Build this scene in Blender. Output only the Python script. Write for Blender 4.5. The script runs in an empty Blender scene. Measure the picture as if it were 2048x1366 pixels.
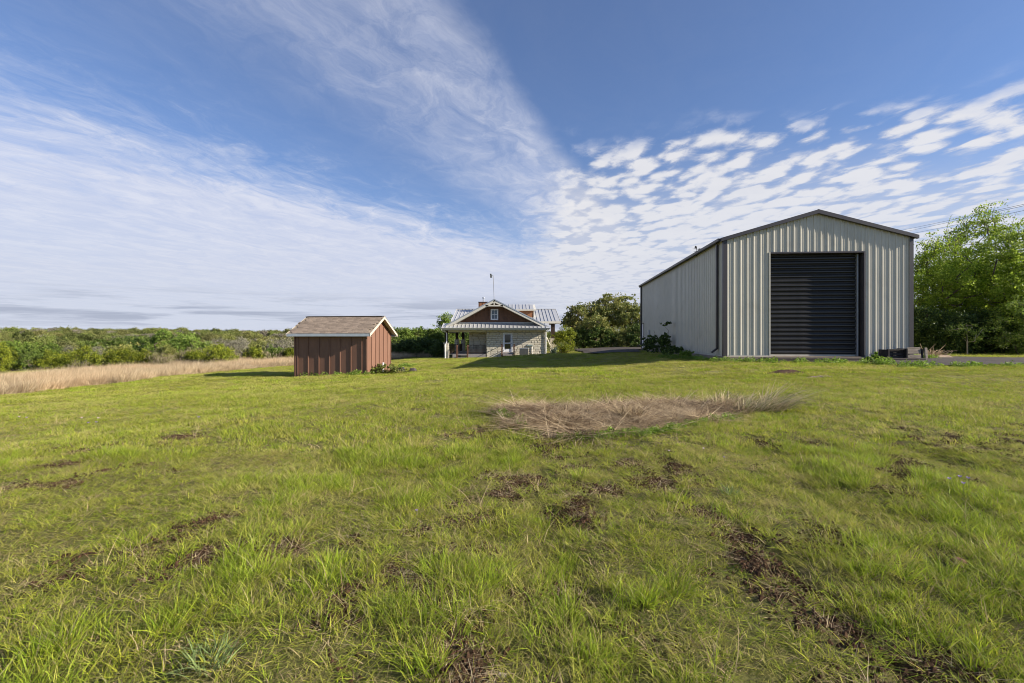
import bpy, math, random
import numpy as np
from mathutils import Vector, Matrix, Euler

S = bpy.context.scene
COL = S.collection
R = math.radians
CAMZ = 1.5
F = 967.0            # focal length in pixels of the 2048 wide photograph
HOR = 677.0          # horizon row

# ------------------------------------------------------------------ camera
cam = bpy.data.cameras.new('camera')
cam.sensor_width = 36.0
cam.lens = 36.0 * F / 2048.0
cam.shift_y = -(683.0 - HOR) / 2048.0
cam.clip_start = 0.05
cam.clip_end = 6000
camo = bpy.data.objects.new('camera', cam)
camo.location = (0, 0, CAMZ)
camo.rotation_euler = (R(90), 0, 0)
COL.objects.link(camo)
S.camera = camo

S.view_settings.view_transform = 'Standard'
S.view_settings.look = 'None'
S.view_settings.gamma = 1
S.view_settings.use_curve_mapping = False
S.view_settings.exposure = 1.02
S.cycles.use_denoising = True
S.cycles.filter_width = 1.0
S.cycles.max_bounces = 7
S.cycles.transparent_max_bounces = 6
S.cycles.diffuse_bounces = 3
S.cycles.caustics_reflective = False
S.cycles.caustics_refractive = False

# ------------------------------------------------------------------ sun
SUN_EL = 25.0
SUN_OFF = 14.0        # degrees the light swings away from the camera, off the -X axis
sun_dir = Vector((math.cos(R(SUN_OFF)) * math.cos(R(SUN_EL)), -math.sin(R(SUN_OFF)) * math.cos(R(SUN_EL)), math.sin(R(SUN_EL))))
sun = bpy.data.lights.new('sun', 'SUN')
sun.energy = 5.0
sun.angle = R(0.5)
sun.color = (1.0, 0.91, 0.78)
suno = bpy.data.objects.new('sun', sun)
suno.rotation_euler = (-sun_dir).to_track_quat('-Z', 'Y').to_euler()
suno.location = (60, -20, 40)
COL.objects.link(suno)

# ------------------------------------------------------------------ node helper
class NT:
    def __init__(s, tree): s.t = tree
    def node(s, typ, ins=None, **kw):
        n = s.t.nodes.new(typ)
        for k, v in kw.items(): setattr(n, k, v)
        for k, v in (ins or {}).items():
            if isinstance(v, E): v = v.s
            if isinstance(v, bpy.types.NodeSocket): s.t.links.new(v, n.inputs[k])
            else: n.inputs[k].default_value = v
        return n
    def m(s, op, a, b=0.0, c=0.0, clamp=False):
        n = s.node('ShaderNodeMath', {0: a, 1: b, 2: c}, operation=op, use_clamp=clamp)
        return E(s, n.outputs[0])
    def sm(s, x, a, b):      # smoothstep
        n = s.node('ShaderNodeMapRange', {'Value': x, 'From Min': a, 'From Max': b, 'To Min': 0.0, 'To Max': 1.0}, interpolation_type='SMOOTHSTEP')
        return E(s, n.outputs[0])
    def vec(s, x, y, z=0.0):
        n = s.node('ShaderNodeCombineXYZ', {0: x, 1: y, 2: z}); return n.outputs[0]
    def noise(s, v, scale, detail=4.0, rough=0.55, dist=0.0, lac=2.0):
        n = s.node('ShaderNodeTexNoise', {'Vector': v, 'Scale': scale, 'Detail': detail, 'Roughness': rough, 'Distortion': dist, 'Lacunarity': lac})
        return E(s, n.outputs['Fac'])
    def mix(s, f, a, b, blend='MIX'):
        n = s.node('ShaderNodeMix', data_type='RGBA', blend_type=blend)
        for idx, v in ((0, f), (6, a), (7, b)):
            if isinstance(v, E): v = v.s
            if isinstance(v, bpy.types.NodeSocket): s.t.links.new(v, n.inputs[idx])
            else: n.inputs[idx].default_value = v if idx == 0 or len(v) == 4 else (*v, 1)
        return n.outputs[2]
class E:
    def __init__(s, n, sock): s.n = n; s.s = sock
    def __add__(s, o): return s.n.m('ADD', s, o)
    __radd__ = __add__
    def __mul__(s, o): return s.n.m('MULTIPLY', s, o)
    __rmul__ = __mul__
    def __sub__(s, o): return s.n.m('SUBTRACT', s, o)
    def __rsub__(s, o): return s.n.m('SUBTRACT', o, s)
    def __truediv__(s, o): return s.n.m('DIVIDE', s, o)
    def __rtruediv__(s, o): return s.n.m('DIVIDE', o, s)
    def cl(s): return s.n.m('ADD', s, 0.0, clamp=True)
    def mx(s, o): return s.n.m('MAXIMUM', s, o)
    def mn(s, o): return s.n.m('MINIMUM', s, o)

# ------------------------------------------------------------------ sky
W = bpy.data.worlds.new('World'); S.world = W; W.use_nodes = True
W.cycles.sampling_method = 'MANUAL'; W.cycles.sample_map_resolution = 512
wt = W.node_tree; wt.nodes.clear(); n = NT(wt)
sky = n.node('ShaderNodeTexSky')
sky.sky_type = 'NISHITA'; sky.sun_disc = False
sky.sun_elevation = R(SUN_EL); sky.sun_rotation = R(90 + SUN_OFF)
sky.altitude = 300; sky.air_density = 1.0; sky.dust_density = 0.6; sky.ozone_density = 2.5
SKY = 0.082
tc = n.node('ShaderNodeTexCoord')
sp = n.node('ShaderNodeSeparateXYZ', {0: tc.outputs['Generated']})
dx, dy, dz = (E(n, sp.outputs[i]) for i in range(3))
zz = dz.mx(0.0) + 0.022
u = dx / zz; v = dy / zz
el = dz.mx(0.0)                              # sine of the elevation
q = n.vec(u, v)
warp = n.noise(q, 0.9, 4, 0.6)
warp2 = n.noise(n.vec(u + 7.3, v - 3.1), 2.6, 5, 0.6)
du = u + (warp - 0.5) * 0.55 + (warp2 - 0.5) * 0.16
dv = v + (warp2 - 0.5) * 0.4
# streak direction (0.38, 0.92): across / along
ac = du * 0.92 - dv * 0.38
al = du * 0.38 + dv * 0.92
fib = n.noise(n.vec(ac * 2.3, al * 0.8), 1.7, 6, 0.66, 0.8)
fib2 = n.noise(n.vec(ac * 1.5 + 4.0, al * 0.6 + 2.0), 3.0, 6, 0.66, 1.1)
soft = n.noise(q, 0.8, 4, 0.55)
fine = n.noise(n.vec(u, v * 0.75), 8.0, 5, 0.62, 0.35)
curl = n.noise(n.vec(du * 1.1, dv * 0.8), 4.2, 6, 0.68, 0.9)
# left veil of cirrostratus, growing towards the horizon
d1 = ((du + 1.66) * 1.93 - (dv - 1.57) * 1.21) / 2.28
veil = n.sm(d1 * -1.0 + (fib - 0.5) * 1.3 + (curl - 0.5) * 0.7, -0.15, 1.1)
veil = veil * (0.55 + fib2 * 0.55 + (curl - 0.5) * 0.5 + n.sm(v, 2.0, 3.4) * 0.25)
# diagonal band ending in a crisp, feathery edge at the right
d2 = ((u + (warp2 - 0.5) * 0.14 + (curl - 0.5) * 0.13 + 0.11) * 0.95 - (v - 1.43) * 0.395) / 1.029
fade = n.sm(v, 1.9, 3.2)
band = n.sm(d2 * -1.0, -0.01, 0.13) * (1.0 - n.sm(d2 * -1.0 + (fib - 0.5) * 0.8, 0.20, 1.0) * 0.9)
band = band * (n.sm(fib * 0.5 + fib2 * 0.35 + curl * 0.35, 0.40, 0.90) * 0.66 + 0.14 + fade * 0.30)
# altocumulus field on the right: rounded puffs in rows
pu = u + (warp2 - 0.5) * 0.20
pv = v * 0.66 + u * 0.08 + (warp - 0.5) * 0.18
cell = n.node('ShaderNodeTexVoronoi', {'Vector': n.vec(pu, pv), 'Scale': 7.2, 'Randomness': 0.95, 'Smoothness': 0.35}, feature='SMOOTH_F1')
cell2 = n.node('ShaderNodeTexVoronoi', {'Vector': n.vec(pu + 3.0, pv), 'Scale': 15.0, 'Randomness': 1.0, 'Smoothness': 0.4}, feature='SMOOTH_F1')
cl = E(n, cell.outputs['Distance']) * 0.75 + E(n, cell2.outputs['Distance']) * 0.25
wd = v + u * 0.30 + (warp - 0.5) * 1.2 + (warp2 - 0.5) * 0.6
cover = n.sm(wd, 2.3, 4.2)
puff = n.sm((0.62 - cl) + (fine - 0.5) * 0.75 + (soft - 0.5) * 0.30 + cover * 0.16, -0.04, 0.32)
wedge = n.sm(wd, 2.15, 2.65) * n.sm(u + (warp - 0.5) * 0.3 + (curl - 0.5) * 0.7, 0.02, 0.50)
ac_a = wedge * (puff * 0.90 + cover * 0.5 * (1.0 - puff))
# thin high wisps in the blue
wisp = n.sm(curl * 0.7 + fib2 * 0.4, 0.66, 0.80) * n.sm(v, 1.7, 2.4) * 0.55 * (1.0 - n.sm(u, 1.2, 1.8))
# middle sheet above the horizon
sheet = n.sm(v + (soft - 0.5) * 3.0 + (fib - 0.5) * 1.8, 3.4, 6.4) * (0.66 + 0.42 * n.noise(n.vec(u * 0.5, v * 0.6), 2.0, 5, 0.6))
hz = 1.0 - n.sm(el, 0.02, 0.30)
a = 1.0 - (1.0 - veil.cl() * 0.88) * (1.0 - band.cl()) * (1.0 - ac_a.cl()) * (1.0 - wisp.cl()) * (1.0 - sheet.cl() * 0.88) * (1.0 - hz * 0.42) * (1.0 - 0.06)
a = a.mn(0.97)
# darker low stratus streaks near the horizon, and small dark scud
lowq = n.vec(dx * 3.2, dy * 3.2, dz * 46.0)
low = n.noise(lowq, 1.3, 6, 0.6, 0.3)
lowband = n.sm(el, 0.010, 0.03) * (1.0 - n.sm(el, 0.05, 0.10))
streak = n.sm(low, 0.44, 0.62) * lowband
shade = n.noise(n.vec(du * 0.8, dv * 0.6), 3.6, 6, 0.6)
lit = n.mix(n.sm(puff * 0.5 + shade * 0.6, 0.35, 0.85) , (0.46, 0.49, 0.60), (0.655, 0.66, 0.705))
cloudc = n.mix(wedge.cl(), n.mix(n.sm(curl * 0.5 + fib * 0.5, 0.35, 0.7), (0.46, 0.51, 0.68), (0.62, 0.64, 0.74)), lit)
cloudc = n.mix(hz * 0.75, cloudc, (0.49, 0.53, 0.65))
cloudc = n.mix(streak * 0.78, cloudc, (0.285, 0.32, 0.43))
nsky = n.mix(1.0, sky.outputs[0], (SKY * 0.95, SKY * 1.14, SKY * 1.52), 'MULTIPLY')
col = n.mix(a, nsky, cloudc)
bg = n.node('ShaderNodeBackground', {'Color': n.mix(1.0, col, (6.35, 6.25, 6.0), 'MULTIPLY'), 'Strength': 0.1})
out = n.node('ShaderNodeOutputWorld', {'Surface': bg.outputs[0]})
# ------------------------------------------------------------------ numpy noise
def _h(xi, yi, seed):
    h = (xi.astype(np.int64) * 374761393 + yi.astype(np.int64) * 668265263 + seed * 982451653) & 0xffffffff
    h = ((h ^ (h >> 13)) * 1274126177) & 0xffffffff
    h = h ^ (h >> 16)
    return h / 4294967295.0
def vn(x, y, seed=0):
    x = np.asarray(x, float); y = np.asarray(y, float)
    xi = np.floor(x); yi = np.floor(y); fx = x - xi; fy = y - yi
    fx = fx * fx * (3 - 2 * fx); fy = fy * fy * (3 - 2 * fy)
    a = _h(xi, yi, seed); b = _h(xi + 1, yi, seed); c = _h(xi, yi + 1, seed); d = _h(xi + 1, yi + 1, seed)
    return (a * (1 - fx) + b * fx) * (1 - fy) + (c * (1 - fx) + d * fx) * fy
def fbm(x, y, seed=0, o=4):
    t = 0; a = 0.5; s = 0
    for i in range(o):
        t = t + a * vn(x * 2 ** i + 13.7 * i, y * 2 ** i - 7.1 * i, seed + i); s += a; a *= 0.5
    return t / s
def sstep(x, a, b):
    t = np.clip((x - a) / (b - a), 0, 1); return t * t * (3 - 2 * t)

# ------------------------------------------------------------------ terrain height
ANCH = np.array([(0,0,0),(-5,5,-.05),(5,5,.03),(0,10,-.02),(-10,10,-.3),(10,10,.12),(-20,18,-1.0),(-24,22,-1.25),(-32,26,-1.7),
 (10,22.6,.42),(13,21,.45),(18,20,.52),(25,18,.55),(22,24,.55),(35,22,.6),(28,32,.6),(-8,26,-.45),(-12,26.5,-.64),(-12,30,-.68),(-8.5,30,-.5),(0,25,-.1),(3,22,.08),
 (0,35,-.28),(11,44,.45),(12,34,.45),(5,46,.10),(-6.5,50,-.58),(-4,50,-.5),(4,50,-.42),(6,50,-.2),(9,55,.25),(14,60,.4),(-25,56,-1.35),(-14,56,-1.0),(-8,60,-.9),(0,62,-.5),
 (-34,42,-1.75),(-50,40,-2.3),(-60,80,-4.2),(-30,80,-3.4),(0,85,-2.2),(20,80,-.2),(40,45,.6),(-18,38,-1.05),(-18,46,-1.15)], float)
def terr(x, y):
    x = np.asarray(x, float); y = np.asarray(y, float)
    sh = x.shape; xf = x.ravel(); yf = y.ravel(); out = np.empty(xf.shape)
    for i in range(0, len(xf), 40000):
        X = xf[i:i + 40000, None]; Y = yf[i:i + 40000, None]
        w = 1.0 / ((X - ANCH[:, 0]) ** 2 + (Y - ANCH[:, 1]) ** 2 + 5.0) ** 2
        out[i:i + 40000] = (w * ANCH[:, 2]).sum(1) / w.sum(1)
    z = out
    d = np.hypot(xf, yf)
    far = -5.2 + (d - 100) * 0.024 + (fbm(xf / 120, yf / 120, 5, 3) - 0.5) * 5 * sstep(d, 150, 400)
    far = far - np.maximum(0, d - 560) * 0.045
    k = sstep(d, 72, 125)
    z = z * (1 - k) + far * k
    near = 1 - sstep(d, 10, 22)
    z = z + (fbm(xf * 1.3, yf * 0.8, 9, 3) - 0.5) * 0.11 * near + (fbm(xf * 0.35, yf * 0.35, 3, 2) - 0.5) * 0.10 * (1 - sstep(d, 40, 60)) * sstep(d, 3, 8)
    z = z - 0.05 * rut(xf, yf) + (fbm(xf * 5, yf * 5, 19, 2) - 0.5) * 0.03 * near
    return z.reshape(sh)
def rut(x, y):      # shallow wheel ruts running up the field, at the right of the foreground
    r = 0
    for x0, k, w in ((0.45, .05, .13), (1.65, .04, .08), (2.72, .09, .09), (3.9, .12, .10), (5.1, .1, .10)):
        c = x0 + (y - 3.5) * k * 1.3 + (vn(y * 0.8, y * 0 + x0 * 3, 4) - 0.5) * 0.5
        r = r + np.exp(-((x - c) / w) ** 2)
    return np.clip(r, 0, 1) * (1 - sstep(y, 5.5, 9.0)) * sstep(vn(x * 1.6, y * 1.5, 77), 0.35, 0.6)
def tz(x, y): return float(terr(np.array([x]), np.array([y]))[0])
def G(px, py):      # where the sight line of an image point meets the ground
    a = (px - 1024) / F; b = (HOR - py) / F
    ys = np.concatenate([np.arange(1.2, 40, .05), np.arange(40, 140, .25)])
    g = terr(a * ys, ys) - (CAMZ + b * ys)
    i = np.argmax(g >= 0)
    if not (g >= 0).any(): i = int(np.argmin(np.abs(ys - 66)))
    return (a * ys[i], ys[i])
def WP(px, py, Y): return ((px - 1024) / F * Y, Y, CAMZ + (HOR - py) / F * Y)
def inpoly(x, y, poly):
    c = np.zeros(x.shape, bool); m = len(poly)
    for i in range(m):
        x0, y0 = poly[i]; x1, y1 = poly[(i + 1) % m]
        if y0 == y1: continue
        t = ((y0 > y) != (y1 > y)) & (x < (x1 - x0) * (y - y0) / (y1 - y0) + x0)
        c ^= t
    return c

# ------------------------------------------------------------------ objects
def tag(o, label=None, cat=None, group=None, kind=None):
    if label: o['label'] = label
    if cat: o['category'] = cat
    if group: o['group'] = group
    if kind: o['kind'] = kind
    return o
def thing(name, label, cat, loc=(0, 0, 0), rz=0.0, group=None):
    o = bpy.data.objects.new(name, None); COL.objects.link(o)
    o.location = loc; o.rotation_euler = (0, 0, rz); o.empty_display_size = .2
    return tag(o, label, cat, group)
def link(name, me, parent=None, loc=None, rot=None, scale=None, label=None):
    o = bpy.data.objects.new(name, me); COL.objects.link(o)
    if parent is not None: o.parent = parent
    if loc is not None: o.location = loc
    if rot is not None: o.rotation_euler = rot
    if scale is not None: o.scale = scale
    if label: o['label'] = label
    return o
def copy_tree(o, parent=None):
    c = o.copy(); COL.objects.link(c)
    if parent is not None: c.parent = parent
    for ch in list(o.children): copy_tree(ch, c)
    return c
def mesh_np(name, V, Fc, mat=None, rnd=None, t=None, smooth=False, fs=None):
    """V (n,3); Fc (m,k) all faces of one size"""
    V = np.asarray(V, np.float32); Fc = np.asarray(Fc, np.int32)
    me = bpy.data.meshes.new(name); m, k = Fc.shape
    me.vertices.add(len(V)); me.vertices.foreach_set('co', V.ravel())
    me.loops.add(m * k); me.loops.foreach_set('vertex_index', Fc.ravel())
    me.polygons.add(m); me.polygons.foreach_set('loop_start', np.arange(0, m * k, k, dtype=np.int32))
    try: me.polygons.foreach_set('loop_total', np.full(m, k, np.int32))
    except Exception: pass
    if smooth: me.polygons.foreach_set('use_smooth', np.ones(m, bool))
    if rnd is not None:
        a = me.attributes.new('rnd', 'FLOAT', 'FACE'); a.data.foreach_set('value', np.asarray(rnd, np.float32))
    if t is not None:
        a = me.attributes.new('t', 'FLOAT', 'POINT'); a.data.foreach_set('value', np.asarray(t, np.float32))
    me.update(calc_edges=True); me.validate()
    if mat: me.materials.append(mat)
    return me

class MB:
    def __init__(s): s.v = []; s.f = []; s.xf = None
    def _a(s, vs, fs):
        b = len(s.v); s.v += [tuple(p) for p in vs]; s.f += [tuple(i + b for i in f) for f in fs]; return s
    def box(s, x0, x1, y0, y1, z0, z1):
        return s._a([(x0,y0,z0),(x1,y0,z0),(x1,y1,z0),(x0,y1,z0),(x0,y0,z1),(x1,y0,z1),(x1,y1,z1),(x0,y1,z1)],
                    [(0,3,2,1),(4,5,6,7),(0,1,5,4),(1,2,6,5),(2,3,7,6),(3,0,4,7)])
    def prism(s, pts, d):       # closed polygon pts (3-D), extruded by the vector d
        n_ = len(pts); q = [tuple(p[i] + d[i] for i in range(3)) for p in pts]
        return s._a(list(pts) + q, [tuple(range(n_))[::-1], tuple(range(n_, 2 * n_))] + [(i, (i + 1) % n_, (i + 1) % n_ + n_, i + n_) for i in range(n_)])
    def quad(s, *p): return s._a(p, [tuple(range(len(p)))])
    def tube(s, pts, r, seg=8, caps=True):
        rr = r if hasattr(r, '__len__') else [r] * len(pts)
        P = [Vector(p) for p in pts]; vs = []; up = None
        for i, p in enumerate(P):
            d = (P[min(i + 1, len(P) - 1)] - P[max(i - 1, 0)]).normalized()
            a = d.orthogonal().normalized() if up is None else (up - d * up.dot(d)).normalized()
            up = a; b = d.cross(a)
            vs += [tuple(p + (a * math.cos(6.2832 * k / seg) + b * math.sin(6.2832 * k / seg)) * rr[i]) for k in range(seg)]
        fs = [(i * seg + k, i * seg + (k + 1) % seg, (i + 1) * seg + (k + 1) % seg, (i + 1) * seg + k) for i in range(len(P) - 1) for k in range(seg)]
        if caps: fs += [tuple(range(seg))[::-1], tuple(range((len(P) - 1) * seg, len(P) * seg))]
        return s._a(vs, fs)
    def beam(s, a, b, w, h):    # rectangular bar between two points
        a = Vector(a); b = Vector(b); d = (b - a).normalized()
        sd = d.cross(Vector((0, 0, 1)))
        sd = Vector((1, 0, 0)) if sd.length < 1e-4 else sd.normalized()
        up = sd.cross(d)
        c = [sd * (i * w / 2) + up * (j * h / 2) for i, j in ((-1, -1), (1, -1), (1, 1), (-1, 1))]
        return s._a([tuple(a + q) for q in c] + [tuple(b + q) for q in c], [(0,3,2,1),(4,5,6,7),(0,1,5,4),(1,2,6,5),(2,3,7,6),(3,0,4,7)])
    def mesh(s, name, m=None, smooth=False, bevel=0):
        me = bpy.data.meshes.new(name); me.from_pydata(s.v, [], s.f); me.update()
        if m: me.materials.append(m)
        import bmesh
        bm = bmesh.new(); bm.from_mesh(me)
        bmesh.ops.recalc_face_normals(bm, faces=bm.faces)
        if bevel:
            bmesh.ops.bevel(bm, geom=[e for e in bm.edges if len(e.link_faces) == 2 and e.calc_face_angle(0) > .5], offset=bevel, segments=1, affect='EDGES')
        bm.to_mesh(me); bm.free()
        if smooth:
            me.polygons.foreach_set('use_smooth', [True] * len(me.polygons))
        return me
    def build(s, name, m, parent=None, loc=None, rot=None, label=None, bevel=0, smooth=False):
        return link(name, s.mesh(name, m, smooth, bevel), parent, loc, rot, None, label)

# ------------------------------------------------------------------ materials
def newmat(name):
    m = bpy.data.materials.new(name); m.use_nodes = True; m.node_tree.nodes.clear(); return m, NT(m.node_tree)
def pm(name, c1, c2=None, scale=4.0, rough=0.7, metal=0.0, bump=0.0, bscale=None, spec=0.4, rnd=0.0, stretch=(1, 1, 1), coord='Object', dirt=None, dscale=1.0, damt=0.3, randc=None):
    m, n = newmat(name)
    tc = n.node('ShaderNodeTexCoord')
    mp = n.node('ShaderNodeMapping', {'Vector': tc.outputs[coord], 'Scale': stretch})
    v = mp.outputs[0]
    f = n.noise(v, scale, 5, 0.6)
    c = n.mix(n.sm(f, 0.3, 0.7), c1, c2 or tuple(x * 0.85 for x in c1))
    if dirt:
        g = n.noise(v, dscale, 6, 0.65, 0.5)
        c = n.mix(n.sm(g, 0.5, 0.75) * damt, c, dirt)
    if rnd:
        oi = n.node('ShaderNodeObjectInfo')
        r = E(n, oi.outputs['Random'])
        if randc: c = n.mix(r * r, c, randc)
        hs = n.node('ShaderNodeHueSaturation', {'Color': c, 'Value': r * (2 * rnd) + (1 - rnd)})
        c = hs.outputs[0]
    b = n.node('ShaderNodeBsdfPrincipled', {'Base Color': c, 'Roughness': n.m('ADD', (f - 0.5) * 0.2, rough), 'Metallic': metal, 'Specular IOR Level': spec})
    if bump:
        g = n.noise(v, bscale or scale * 6, 5, 0.6)
        bn = n.node('ShaderNodeBump', {'Height': g, 'Strength': 1.0, 'Distance': bump})
        n.t.links.new(bn.outputs[0], b.inputs['Normal'])
    n.node('ShaderNodeOutputMaterial', {'Surface': b.outputs[0]})
    return m
def leafmat(name, dark, light, alt=None, altamt=0.2, trans=0.35, wscale=0.5, objrnd=0.25, rough=0.55, tip=None, warm=None, warmamt=0.0, spec=0.25, objalt=None, fine=0.0):
    """leaf / blade material: colour by leaf, by thing and by slow patches across the place"""
    m, n = newmat(name)
    at = n.node('ShaderNodeAttribute', attribute_name='rnd'); r = E(n, at.outputs['Fac'])
    c = n.mix(r, dark, light)
    oi = n.node('ShaderNodeObjectInfo'); orr = E(n, oi.outputs['Random'])
    if alt is not None:
        k = n.m('FRACT', r * 7.31 + orr * 3.7)
        c = n.mix(n.m('LESS_THAN', k, altamt), c, alt)
    geo = n.node('ShaderNodeNewGeometry')
    ns = n.noise(geo.outputs['Position'], wscale, 3, 0.55)
    if objalt is not None:
        c = n.mix(n.sm(n.m('FRACT', orr * 5.13), 0.45, 0.75), c, objalt)
    if fine:
        nf = n.noise(geo.outputs['Position'], 3.2, 3, 0.6)
        c = n.mix(n.sm(nf, 0.45, 0.70) * fine, c, warm if warm is not None else light)
    if warm is not None:
        c = n.mix(n.sm(ns, 0.42, 0.66) * warmamt, c, warm)
    if tip is not None:
        tt = n.node('ShaderNodeAttribute', attribute_name='t')
        c = n.mix(n.sm(E(n, tt.outputs['Fac']), 0.55, 1.0) * 0.55, c, tip)
    hs = n.node('ShaderNodeHueSaturation', {'Color': c, 'Value': (orr - 0.5) * (2 * objrnd) + (1 - 0.35 * objrnd) + (ns - 0.5) * 0.7})
    c = hs.outputs[0]
    b = n.node('ShaderNodeBsdfPrincipled', {'Base Color': c, 'Roughness': rough, 'Specular IOR Level': spec})
    tr = n.node('ShaderNodeBsdfTranslucent', {'Color': c})
    mx = n.node('ShaderNodeMixShader', {0: trans, 1: b.outputs[0], 2: tr.outputs[0]})
    n.node('ShaderNodeOutputMaterial', {'Surface': mx.outputs[0]})
    return m

# ------------------------------------------------------------------ instanced ground cover (stuff only)
def variants(cname, meshes):
    c = bpy.data.collections.new(cname)
    for i, me in enumerate(meshes):
        o = bpy.data.objects.new('%s_%02d' % (cname, i), me); c.objects.link(o)
    return c
def scatter(name, xyz, rot, scl, idx, coll, label, cat):
    me = bpy.data.meshes.new(name)
    xyz = np.asarray(xyz, np.float32); me.vertices.add(len(xyz)); me.vertices.foreach_set('co', xyz.ravel())
    a = me.attributes.new('rot', 'FLOAT_VECTOR', 'POINT'); a.data.foreach_set('vector', np.asarray(rot, np.float32).ravel())
    a = me.attributes.new('scl', 'FLOAT_VECTOR', 'POINT'); a.data.foreach_set('vector', np.asarray(scl, np.float32).ravel())
    a = me.attributes.new('idx', 'INT', 'POINT'); a.data.foreach_set('value', np.asarray(idx, np.int32))
    o = bpy.data.objects.new(name, me); COL.objects.link(o); tag(o, label, cat, kind='stuff')
    g = bpy.data.node_groups.new(name + '_nodes', 'GeometryNodeTree')
    g.interface.new_socket('Geometry', in_out='INPUT', socket_type='NodeSocketGeometry')
    g.interface.new_socket('Geometry', in_out='OUTPUT', socket_type='NodeSocketGeometry')
    gi = g.nodes.new('NodeGroupInput'); go = g.nodes.new('NodeGroupOutput')
    ip = g.nodes.new('GeometryNodeInstanceOnPoints'); ci = g.nodes.new('GeometryNodeCollectionInfo')
    ci.inputs['Collection'].default_value = coll; ci.inputs['Separate Children'].default_value = True; ci.inputs['Reset Children'].default_value = True
    ip.inputs['Pick Instance'].default_value = True
    def na(nm, ty):
        q = g.nodes.new('GeometryNodeInputNamedAttribute'); q.data_type = ty; q.inputs['Name'].default_value = nm
        return q.outputs['Attribute']
    L = g.links.new
    L(gi.outputs[0], ip.inputs['Points']); L(ci.outputs[0], ip.inputs['Instance'])
    L(na('idx', 'INT'), ip.inputs['Instance Index']); L(na('rot', 'FLOAT_VECTOR'), ip.inputs['Rotation']); L(na('scl', 'FLOAT_VECTOR'), ip.inputs['Scale'])
    L(ip.outputs[0], go.inputs[0])
    md = o.modifiers.new('cover', 'NODES'); md.node_group = g
    return o
# ------------------------------------------------------------------ layout of the ground
BARN0 = (10.13, 23.1); BROT = R(-4.43); BW = 8.46; BL = 20.7
def barn2w(s, t): return (BARN0[0] + s * math.cos(BROT) - t * math.sin(BROT), BARN0[1] + s * math.sin(BROT) + t * math.cos(BROT))
SHED0 = (-7.8, 26.0); SROT = R(-6.6); SL = 4.12; SWD = 3.5      # near right corner; wall runs left (local -x) and away (local +y)
def shed2w(s, t): return (SHED0[0] + s * math.cos(SROT) - t * math.sin(SROT), SHED0[1] + s * math.sin(SROT) + t * math.cos(SROT))
POLY_BARN = [barn2w(-.15, -.12), barn2w(BW + .15, -.12), barn2w(BW + .15, BL), barn2w(-.15, BL)]
POLY_SHED = [shed2w(-SL, 0), shed2w(0, 0), shed2w(0, SWD), shed2w(-SL, SWD)]
POLY_HOUSE = [(-7.0, 49.95), (3.55, 49.95), (3.55, 62), (5.5, 62), (5.5, 70), (-7, 70)]
drive_px = [(1485, 723.5), (1560, 725), (1640, 726), (1700, 725.5), (1760, 728), (1800, 731.5), (1850, 733.5), (1900, 733.5), (1980, 732), (2048, 731), (2160, 729)]
DRIVE = [G(*p) for p in drive_px]
e = DRIVE[-1]; DRIVE += [(e[0] + 22, e[1] - 1.0), (e[0] + 22, e[1] + 3.0)]
DRIVE += [G(2048, 716.5), G(1950, 715.5), G(1890, 714.5), G(1872, 716.5), G(1862, 718.5), G(1800, 719.5), G(1775, 716.5)]
DRIVE += [barn2w(6.6, -.13), barn2w(1.0, -.13)]
DRIVE2 = [G(1148, 701.5), (6.2, 58.0), (16, 60), (24, 56), (24, 45.5), barn2w(2.0, BL + .3), barn2w(-.1, BL + .3), G(1289, 706), G(1240, 706.5), G(1180, 709.3), G(1165, 706)]
HAY = [G(*p) for p in [(996, 822), (1040, 845), (1085, 868), (1112, 884), (1165, 880), (1225, 884), (1262, 868), (1300, 862), (1360, 850), (1440, 842), (1490, 822), (1500, 806), (1420, 806), (1330, 803), (1270, 806), (1200, 816), (1120, 816), (1050, 815)]]
FLD_LOW = [G(*p) for p in [(-260, 812), (0, 791), (146, 776), (264, 764), (352, 752), (469, 741), (583, 732), (700, 724), (800, 718), (870, 711)]]
FIELD = FLD_LOW + [(-8.6, 60), (-14, 63), (-26, 64), (-36, 56), (-44, 46), (-52, 36), (-60, 26)]

def soilmask(x, y):
    n1 = fbm(x * 1.1, y * 0.9, 21, 3); n2 = fbm(x * 4.2, y * 3.2, 31, 3)
    d = np.hypot(x, y)
    near = 1 - sstep(d, 6, 17)
    m = sstep(n1 * 0.45 + n2 * 0.55, 0.615, 0.675) * (0.25 + 0.75 * near)
    m = np.maximum(m, sstep(rut(x, y), .45, .95) * sstep(n2 * .7 + n1 * .3, .56, .64))
    return np.clip(m, 0, 1)

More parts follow.
